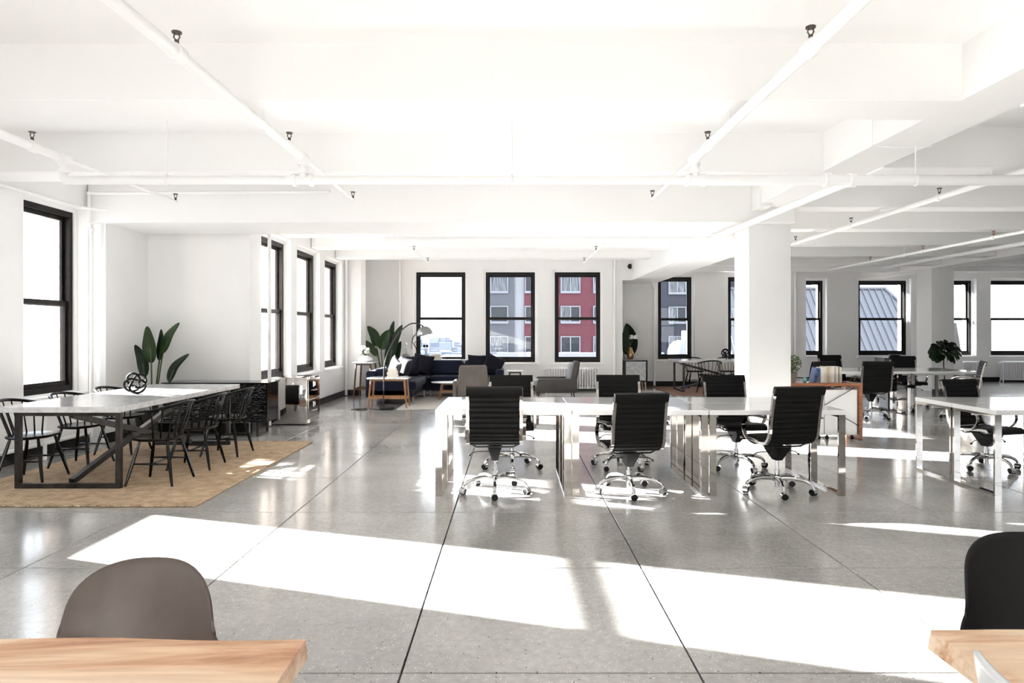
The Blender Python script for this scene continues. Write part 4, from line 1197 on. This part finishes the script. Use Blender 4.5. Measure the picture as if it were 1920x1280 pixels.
def leaf(parent, ctrl, hw, mt, nrm=(0,-1,0.2), fold=0.25, wave=0.02, name='leaf', world=False, blunt=0.75, nu=14, nv=6):
    C = spline(ctrl, 8); n = len(C)-1
    N0 = Vector(nrm).normalized()
    def f(a, b):
        i = min(n, int(a*n)); fr = a*n-i
        p = C[i] if i >= n else C[i].lerp(C[i+1], fr)
        t = (C[min(n,i+1)]-C[max(0,i-1)]).normalized()
        s = t.cross(N0)
        s = s.normalized() if s.length > 1e-4 else Vector((1,0,0))
        q = s.cross(t)
        v = 2*b-1
        w = hw*max(0.03, math.sin(PI*min(1, a**blunt*0.985+0.012)))**0.75
        return p + s*v*w + q*(fold*abs(v)*w + wave*math.sin(9*a+2*v)*abs(v)*hw*2)
    return MB().surf(f, nu, nv).build(name, mt, parent, world, smooth=70)
vase('rose_vase', 'low white ceramic vase of white roses on the tall walnut table', (-3.13,14.22,0.79), [(0.09,0),(0.15,0.035),(0.15,0.085),(0.09,0.12),(0.07,0.13)], 'ceramic_white', roses)

# ------------------------------------------------------------------ plants
def pot(t, r, h, mt, name='pot'):
    MB().lathe([(r*0.75,0),(r*0.95,h*0.7),(r,h),(r*0.92,h),(r*0.90,h-0.03)], n=24).build(name, mt, t)
    MB().lathe([(r*0.88,h-0.06),(r*0.88,h-0.04),(0.01,h-0.035)], n=20).build('soil', 'soil', t)
def paddle_plant(label, loc, scale_y, leaves, stem_base, pot_rh=(0.17,0.34), group='paddle-leaved plants'):
    t = thing('bird_of_paradise', label, 'plant', loc, group=group)
    pot(t, *pot_rh, 'black_pot')
    for (bx, bz, tx, tz, hw, dy, mt, bend) in leaves:
        B = Vector((bx, dy*0.6, bz)); T = Vector((tx, dy, tz))
        mid = (B+T)/2 + Vector((bend, 0, 0.02))
        leaf(t, [B, mid, T], hw, mt, (0.25*(1 if bx < 0 else -1), -1, 0.15), 0.30, 0.035)
        MB().tube(spline([(stem_base+0.02*(bx > 0), 0.0, pot_rh[1]-0.04), (stem_base*0.4+B.x*0.6, B.y*0.5, (pot_rh[1]+bz)/2), tuple(B), tuple(B.lerp(mid,0.8))], 5), 0.011, 6).build('stem', 'stem_green', t)
    return t
def pl(u, v, k): return ((u-300)*k, EYE-(v-622)*k)
k = 0.00736
LV = []
for (bu,bv,tu,tv,hw,dy,mt,bend) in ((296,680,291,612,0.110,-0.10,'leaf_green',0.02),(312,662,342,605,0.072,0.02,'leaf_green',-0.02),(279,706,261,646,0.072,0.0,'leaf_dark',0.035),
                               (322,716,358,663,0.066,0.05,'leaf_dark',-0.045),(303,676,304,617,0.06,0.08,'leaf_dark',0.02)):
    b, tt = pl(bu,bv,k), pl(tu,tv,k)
    LV.append((b[0]+0.12,b[1],tt[0]+0.12,tt[1],hw,dy,mt,bend))
paddle_plant('broad-leaved green plant in the corner behind the marble dining table', (-4.98,9.10,0), 1, LV, 0.06, (0.15,0.34))
LV = []; k = 15.25/1250
for (bu,bv,tu,tv,hw,dy,mt,bend) in ((704,650,686,611,0.115,0.0,'leaf_green',0.05),(714,656,730,618,0.125,-0.15,'leaf_green',-0.02),(730,645,735,601,0.075,0.1,'leaf_dark',-0.01),
                               (727,690,754,609,0.14,-0.1,'leaf_dark',-0.05),(706,668,681,638,0.085,-0.1,'leaf_green',0.0),(735,688,748,640,0.10,0.15,'leaf_dark',0.0)):
    LV.append(((bu-716)*k, EYE-(bv-622)*k, (tu-716)*k, EYE-(tv-622)*k, hw, dy, mt, bend))
paddle_plant('tall broad-leaved plant in the lounge corner behind the navy sofa', (-3.02,15.62,0), 1, LV, 0.0, (0.15,0.40))
LV = []; k = 16.9/1250
for (bu,bv,tu,tv,hw,dy,mt,bend) in ((1176,668,1171,606,0.20,0.0,'leaf_dark',0.06),(1165,655,1160,620,0.12,0.1,'leaf_dark',0.0)):
    LV.append(((bu-1172)*k, EYE-(bv-622)*k, (tu-1172)*k, EYE-(tv-622)*k, hw, dy, mt, bend))
paddle_plant('dark broad-leaved plant behind the wall end by the metal cabinet', (2.98,17.28,0), 1, LV, 0.0, (0.14,0.40))

t = thing('fiddle_leaf_fig', 'fiddle-leaf fig tree with glossy round leaves before the far column', 'tree', (9.72,15.0,0))
MB().rbox(-0.17, 0.17, -0.17, 0.17, 0, 0.13, 0.01, 2).build('planter', 'black_pot', t)
MB().tube(spline([(0,0,0.10),(0.01,0,0.45),(-0.01,0,0.75),(0.02,0,1.1)], 4), [0.017]*4+[0.014]*9, 8).build('trunk', 'bark', t)
random.seed(5)
for k in range(40):
    a = k*2.399; f = (k+0.5)/40
    ph = math.acos(1-1.85*f)
    d = Vector((math.sin(ph)*math.cos(a), math.sin(ph)*math.sin(a), math.cos(ph)))
    c0 = Vector((0.02,0,0.98)) + d*0.10
    c2 = Vector((0.02,0,0.97)) + Vector((d.x*0.33,d.y*0.33,d.z*0.27))
    mid = (c0+c2)/2 + Vector((0,0,0.035))
    leaf(t, [c0, mid, c2+Vector((0,0,-0.03))], 0.088, 'leaf_green' if k % 3 else 'leaf_dark', (0.2,-0.6,0.8), 0.12, 0.03, nu=8, nv=4, blunt=1.3)

# ------------------------------------------------------------------ wooden console by the column
t = thing('wood_console', 'reddish wood console table with black wire cross brace beside the column', 'console', (4.12,9.0,0))
MB().rbox(3.625, 4.625, 8.79, 9.20, 0.712, 0.752, 0.004, 1).build('tabletop', 'console_wood', t, True)
for x in (3.625, 4.585):
    MB().rbox(x, x+0.04, 8.79, 9.20, 0, 0.712, 0.003, 1).build('side_panel', 'console_wood', t, True)
MB().tube([(3.70,8.80,0.69),(4.58,8.80,0.19)], 0.005, 6).build('brace', 'black_iron', t, True)
MB().tube([(4.52,8.808,0.69),(3.67,8.808,0.19)], 0.005, 6).build('brace', 'black_iron', t, True)
for k, (x0, x1, l) in enumerate(((3.70,4.135,'white rolling pedestal under the wooden console, next to the column'),(4.145,4.575,'white rolling pedestal under the wooden console, at its open end'))):
    p = thing('rolling_pedestal', l, 'cabinet', ((x0+x1)/2,9.0,0), group='white rolling pedestals')
    MB().rbox(x0, x1, 8.83, 9.19, 0.065, 0.665, 0.005, 1).build('body', 'laminate', p, True)
    for xx in (x0+0.05, x1-0.05):
        for yy in (8.88, 9.14):
            b = MB().cyl((xx-0.015,yy,0.024), (xx+0.015,yy,0.024), 0.024, 12); b.box(xx-0.008, xx+0.008, yy-0.01, yy+0.01, 0.02, 0.066)
            b.build('caster', 'rubber', p, True)
t = thing('potted_shrub', 'small bushy green plant in a grey clay pot on the wooden console', 'plant', (3.755,9.02,0.752))
pot(t, 0.10, 0.13, 'clay_pot')
random.seed(9); b = MB()
for k in range(9):
    a = k*0.7; b.tube([(0,0,0.10),(0.06*math.cos(a),0.06*math.sin(a),0.2),(0.12*math.cos(a),0.11*math.sin(a),0.26)], 0.004, 4)
b.build('stems', 'bark', t)['kind'] = 'stuff'
b = MB()
for k in range(420):
    d = Vector((random.gauss(0,1), random.gauss(0,1), random.gauss(0.1,0.8))).normalized()*random.uniform(0.3,1)**0.5
    c = Vector((0,0,0.245)) + Vector((d.x*0.16, d.y*0.13, d.z*0.14))
    r_ = random.uniform(0.014,0.022); u = Vector((random.gauss(0,1),random.gauss(0,1),random.gauss(0,0.6))).normalized(); w = u.orthogonal().normalized()
    w = (Matrix.Rotation(random.uniform(0,6.28), 3, u) @ w)
    b.add([c-u*r_, c+w*r_*0.55+u*r_*0.1, c+u*r_, c-w*r_*0.55+u*r_*0.1], [(0,1,2,3)])
b.build('foliage', 'leaf_pale', t, smooth=0)['kind'] = 'stuff'
o = MB().rbox(-0.025, 0.025, -0.02, 0.02, 0, 0.06, 0.012, 3).build('trinket', 'turquoise'); o.location = (3.93,8.95,0.752)
tag(o, 'small turquoise trinket beside the clay pot on the console', 'ornament')
bx = 4.135; mts = ['book_white','book_cream','book_tan','book_cream','book_white','book_tan','book_white','book_grey','book_cream']
book(4.055, 9.0, 0.752, 0.045, 0.15, 0.20, 'book_blue', 'dark blue book leaning at the plant end of the console row', 'books on the wooden console', 0, R(14))
for k, mt_ in enumerate(mts):
    w = [0.05,0.032,0.038,0.026,0.034,0.03,0.024,0.018,0.032][k]
    book(bx+w/2, 9.0, 0.752, w-0.001, 0.14, [0.205,0.215,0.212,0.20,0.215,0.208,0.214,0.216,0.205][k], mt_,
         '%s upright book, %s along from the leaning blue one on the console' % (mt_.split('_')[1], ['first','second','third','fourth','fifth','sixth','seventh','eighth','ninth'][k]), 'books on the wooden console')
    bx += w
t = thing('bookend', 'black bookend closing the row of books on the console', 'bookend', (bx+0.02,9.0,0.752))
MB().prism([(0,0),(0.07,0),(0.07,0.004),(0.012,0.012),(0.004,0.16),(0,0.16)], 'y', -0.06, 0.06).build('bracket', 'black_iron', t, smooth=0)
t.location.x = bx+0.002

# ------------------------------------------------------------------ radiators
def make_radiator(label, x0, x1, y, h):
    t = thing('radiator', label, 'radiator', ((x0+x1)/2, y, 0), group='white cast iron radiators')
    n = round((x1-x0)/0.062); pitch = (x1-x0)/n; proto = None
    for k in range(n):
        if proto is None:
            b = MB()
            for dy in (-0.055, 0.0, 0.055):
                b.tube([(0,dy,0.09),(0,dy,h-0.05)], 0.017, 8)
            b.sweep([(0,-0.055,0.09),(0,0,0.075),(0,0.055,0.09)], 0.05, 0.05); b.sweep([(0,-0.055,h-0.045),(0,0,h-0.03),(0,0.055,h-0.045)], 0.05, 0.05)
            proto = b.build('section', 'radiator_paint', t); o = proto
        else:
            o = proto.copy(); COL.objects.link(o); o.parent = t
        o.location = (x0+pitch*(k+0.5)-(x0+x1)/2, 0, 0)
    for sx in (-1, 1):
        for dy in (-0.055, 0.055):
            MB().tube([(sx*((x1-x0)/2-0.03),dy,0.09),(sx*((x1-x0)/2-0.015),dy*1.2,0)], [0.02,0.013], 8).build('foot', 'radiator_paint', t)
    MB().cyl((-(x1-x0)/2-0.07,0,h-0.06), (-(x1-x0)/2+0.02,0,h-0.06), 0.02, 10).build('valve', 'radiator_paint', t)
    return t
make_radiator('white cast iron radiator under the lounge window with the red view', 0.80, 2.10, 16.08, 0.57)
make_radiator('white cast iron radiator partly behind the sideways office chair', 12.1, 13.35, 18.98, 0.60)
make_radiator('white cast iron radiator under the blown-out window at the picture edge', 13.92, 15.2, 18.98, 0.60)

# ------------------------------------------------------------------ metal side cabinet and things beyond
t = thing('side_cabinet', 'brushed metal side cabinet on tapered wooden legs by the wall end', 'cabinet', (3.03,16.75,0))
MB().rbox(2.72, 3.34, 16.42, 16.95, 0.20, 0.73, 0.008, 2).build('body', 'black_iron', t, True)
MB().rbox(2.80, 3.30, 16.405, 16.425, 0.23, 0.70, 0.004, 1).build('door', 'brushed', t, True)
MB().rbox(2.71, 3.35, 16.40, 16.96, 0.73, 0.745, 0.004, 1).build('top', 'brushed', t, True)
for x in (2.78, 3.29):
    for y in (16.47, 16.90):
        MB().tube([(x,y,0.20),(x+(0.02 if x > 3 else -0.02),y,0)], [0.02,0.012], 8).build('leg', 'pale_wood', t, True)
def lily(t):
    MB().tube(spline([(0,0,0.28),(0.02,0,0.40),(0.08,-0.02,0.52)], 4), 0.006, 5).build('stem', 'stem_green', t)
    for k in range(11):
        a = 2*PI*k/11
        d = Vector((math.cos(a), math.sin(a)*0.6, 0.5*math.sin(a*2)+0.3))
        leaf(t, [Vector((0.08,-0.02,0.52)), Vector((0.08,-0.02,0.52))+d*0.06+Vector((0,0,0.02)), Vector((0.08,-0.02,0.52))+d*0.12], 0.02, 'petal', (0,-1,0.4), 0.2, 0, name='petal', nu=5, nv=3)
vase('lily_vase', 'copper toned vase with one white lily on the metal side cabinet', (2.95,16.62,0.745), [(0.06,0),(0.085,0.05),(0.085,0.17),(0.055,0.24),(0.045,0.30)], 'bronze_vase', lily)
t = thing('low_cabinet', 'grey low cabinet with open legs under the seamed roof window', 'cabinet', (10.45,18.6,0))
MB().rbox(10.25, 11.35, 18.35, 18.85, 0.16, 0.70, 0.006, 1).build('body', 'grey_paint', t, True)
MB().rbox(10.24, 11.36, 18.33, 18.86, 0.70, 0.725, 0.004, 1).build('top', 'grey_paint', t, True)
for x in (10.32, 11.28):
    for y in (18.42, 18.78):
        MB().cyl((x,y,0), (x,y,0.17), 0.018, 8).build('leg', 'black_iron', t, True)
t = thing('fruit_bowl', 'dark bowl of fruit on the grey low cabinet', 'bowl', (10.68,18.58,0.725))
MB().lathe([(0.05,0),(0.10,0.02),(0.16,0.075),(0.15,0.075),(0.09,0.03),(0.01,0.025)], n=22).build('body', 'black_iron', t)
o = MB().rbox(-0.16, 0.16, -0.11, 0.11, 0, 0.03, 0.004, 1).build('magazine', 'book_black'); o.location = (11.02,18.58,0.725)
tag(o, 'dark magazine lying on the grey low cabinet beside the bowl', 'magazine')
o = MB().rbox(-0.40, 0.40, -0.015, 0.015, 0, 1.72, 0.004, 1).build('display_board', 'laminate'); o.location = (12.28,18.62,0.012); o.rotation_euler = (R(-14),0,0)
tag(o, 'tall white display board leaning by the far window', 'board')

# ------------------------------------------------------------------ wooden slab tables and shell chairs in front
def slab_table(label, x0, x1, y0, y1, corner):
    t = thing('slab_table', label, 'table', ((x0+x1)/2, (y0+y1)/2, 0), group='live edge wooden tables')
    n = 26; top = []; bot = []
    for i in range(n+1):
        f = i/n; x = x0+(x1-x0)*f
        e = max(0, 0.024*noise.noise(Vector((x*3.3, y1, 4.0))) + 0.010)
        top.append((x, y1-e, 0.75)); bot.append((x, y1, 0.702))
    vs = [(x0,y0,0.75),(x1,y0,0.75)] + top + [(x0,y0,0.702),(x1,y0,0.702)] + bot
    k = n+3
    fs = [tuple([0,1]+[2+i for i in range(n,-1,-1)]), tuple([k+1,k]+[k+2+i for i in range(n+1)]), (0,k,k+1,1), (0,2,k+2,k), (1,k+1,k+2+n,2+n)]
    for i in range(n): fs.append((2+i,2+i+1,k+2+i+1,k+2+i))
    MB().add(vs, fs).build('tabletop', 'slab_wood', t, True, smooth=0)
    for x in (x0+0.25, x1-0.25):
        MB().sweep([(x,y0+0.10,0.02),(x,y1-0.22,0.02),(x,y1-0.22,0.682),(x,y0+0.10,0.682)], 0.05, 0.04, closed=True).build('leg_frame', 'black_iron', t, True, smooth=0)
    return t
slab_table('thick wooden slab table with the taupe shell chair behind it', -2.60, -0.456, 0.66, 1.489, 0)
slab_table('thick wooden slab table with the charcoal shell chair behind it', 0.956, 2.9, 0.70, 1.534, 1)
def shell_chair(label, loc, deg, mt, top=0.80, hw=0.205, cr=0.14, ex=2.5, taper=1.2):
    t = thing('shell_chair', label, 'chair', loc, R(deg), 'moulded shell chairs')
    P = spline([(0,y,z) for y,z in ((0.225,0.430),(0.19,0.447),(0.06,0.438),(-0.08,0.436),(-0.165,0.468),(-0.205,0.55),(-0.225,0.66),(-0.243,0.75),(-0.256,top))], 6)
    n = len(P)-1
    L = [0.0]
    for i in range(n): L.append(L[-1]+(P[i+1]-P[i]).length)
    T = L[-1]
    def f(a, b):
        v = math.sin(PI/2*(2*b-1))
        arch = 1-max(0, 1-abs(v)**ex)**(1/ex)
        d = a*(T-cr*arch) + (1-a)*0.05*arch; i = 0
        while i < n-1 and L[i+1] < d: i += 1
        p = P[i].lerp(P[i+1], (d-L[i])/(L[i+1]-L[i]))
        back = min(1, max(0, (p.z-0.46)/0.15))
        w = (hw+0.012*(1-back))*(1-taper*max(0,p.z-0.56))
        return (v*w, p.y + back*0.055*v**2, p.z + (1-back)*0.02*v**2)
    o = MB().surf(f, 44, 28).build('shell', mt, t, smooth=60)
    md = o.modifiers.new('thick', 'SOLIDIFY'); md.thickness = 0.009; md.offset = 0
    for sx in (-1,1):
        for sy in (-1,1):
            MB().tube([(sx*0.13,sy*0.12,0.435),(sx*0.21,sy*0.20,0)], [0.013,0.009], 8).build('leg', 'black_iron', t)
        MB().tube([(sx*0.13,-0.12,0.428),(sx*0.13,0.12,0.428)], 0.008, 6).build('under_rail', 'black_iron', t)
    return t
shell_chair('taupe moulded shell chair facing us across the slab table', (-1.005,1.64,0), 184, 'taupe_shell', 0.790, 0.212, 0.14, 2.9, 0.75)
shell_chair('charcoal shell chair facing us across the slab table at the picture edge', (1.545,1.78,0), 177, 'charcoal_shell', 0.82, 0.225, 0.13, 3.2, 0.35)
shell_chair('pale shell chair at the end of the slab table, only its back rim showing', (1.095,1.09,0), -90, 'white_shell', 0.835, 0.20, 0.035, 3.0, 0.0)
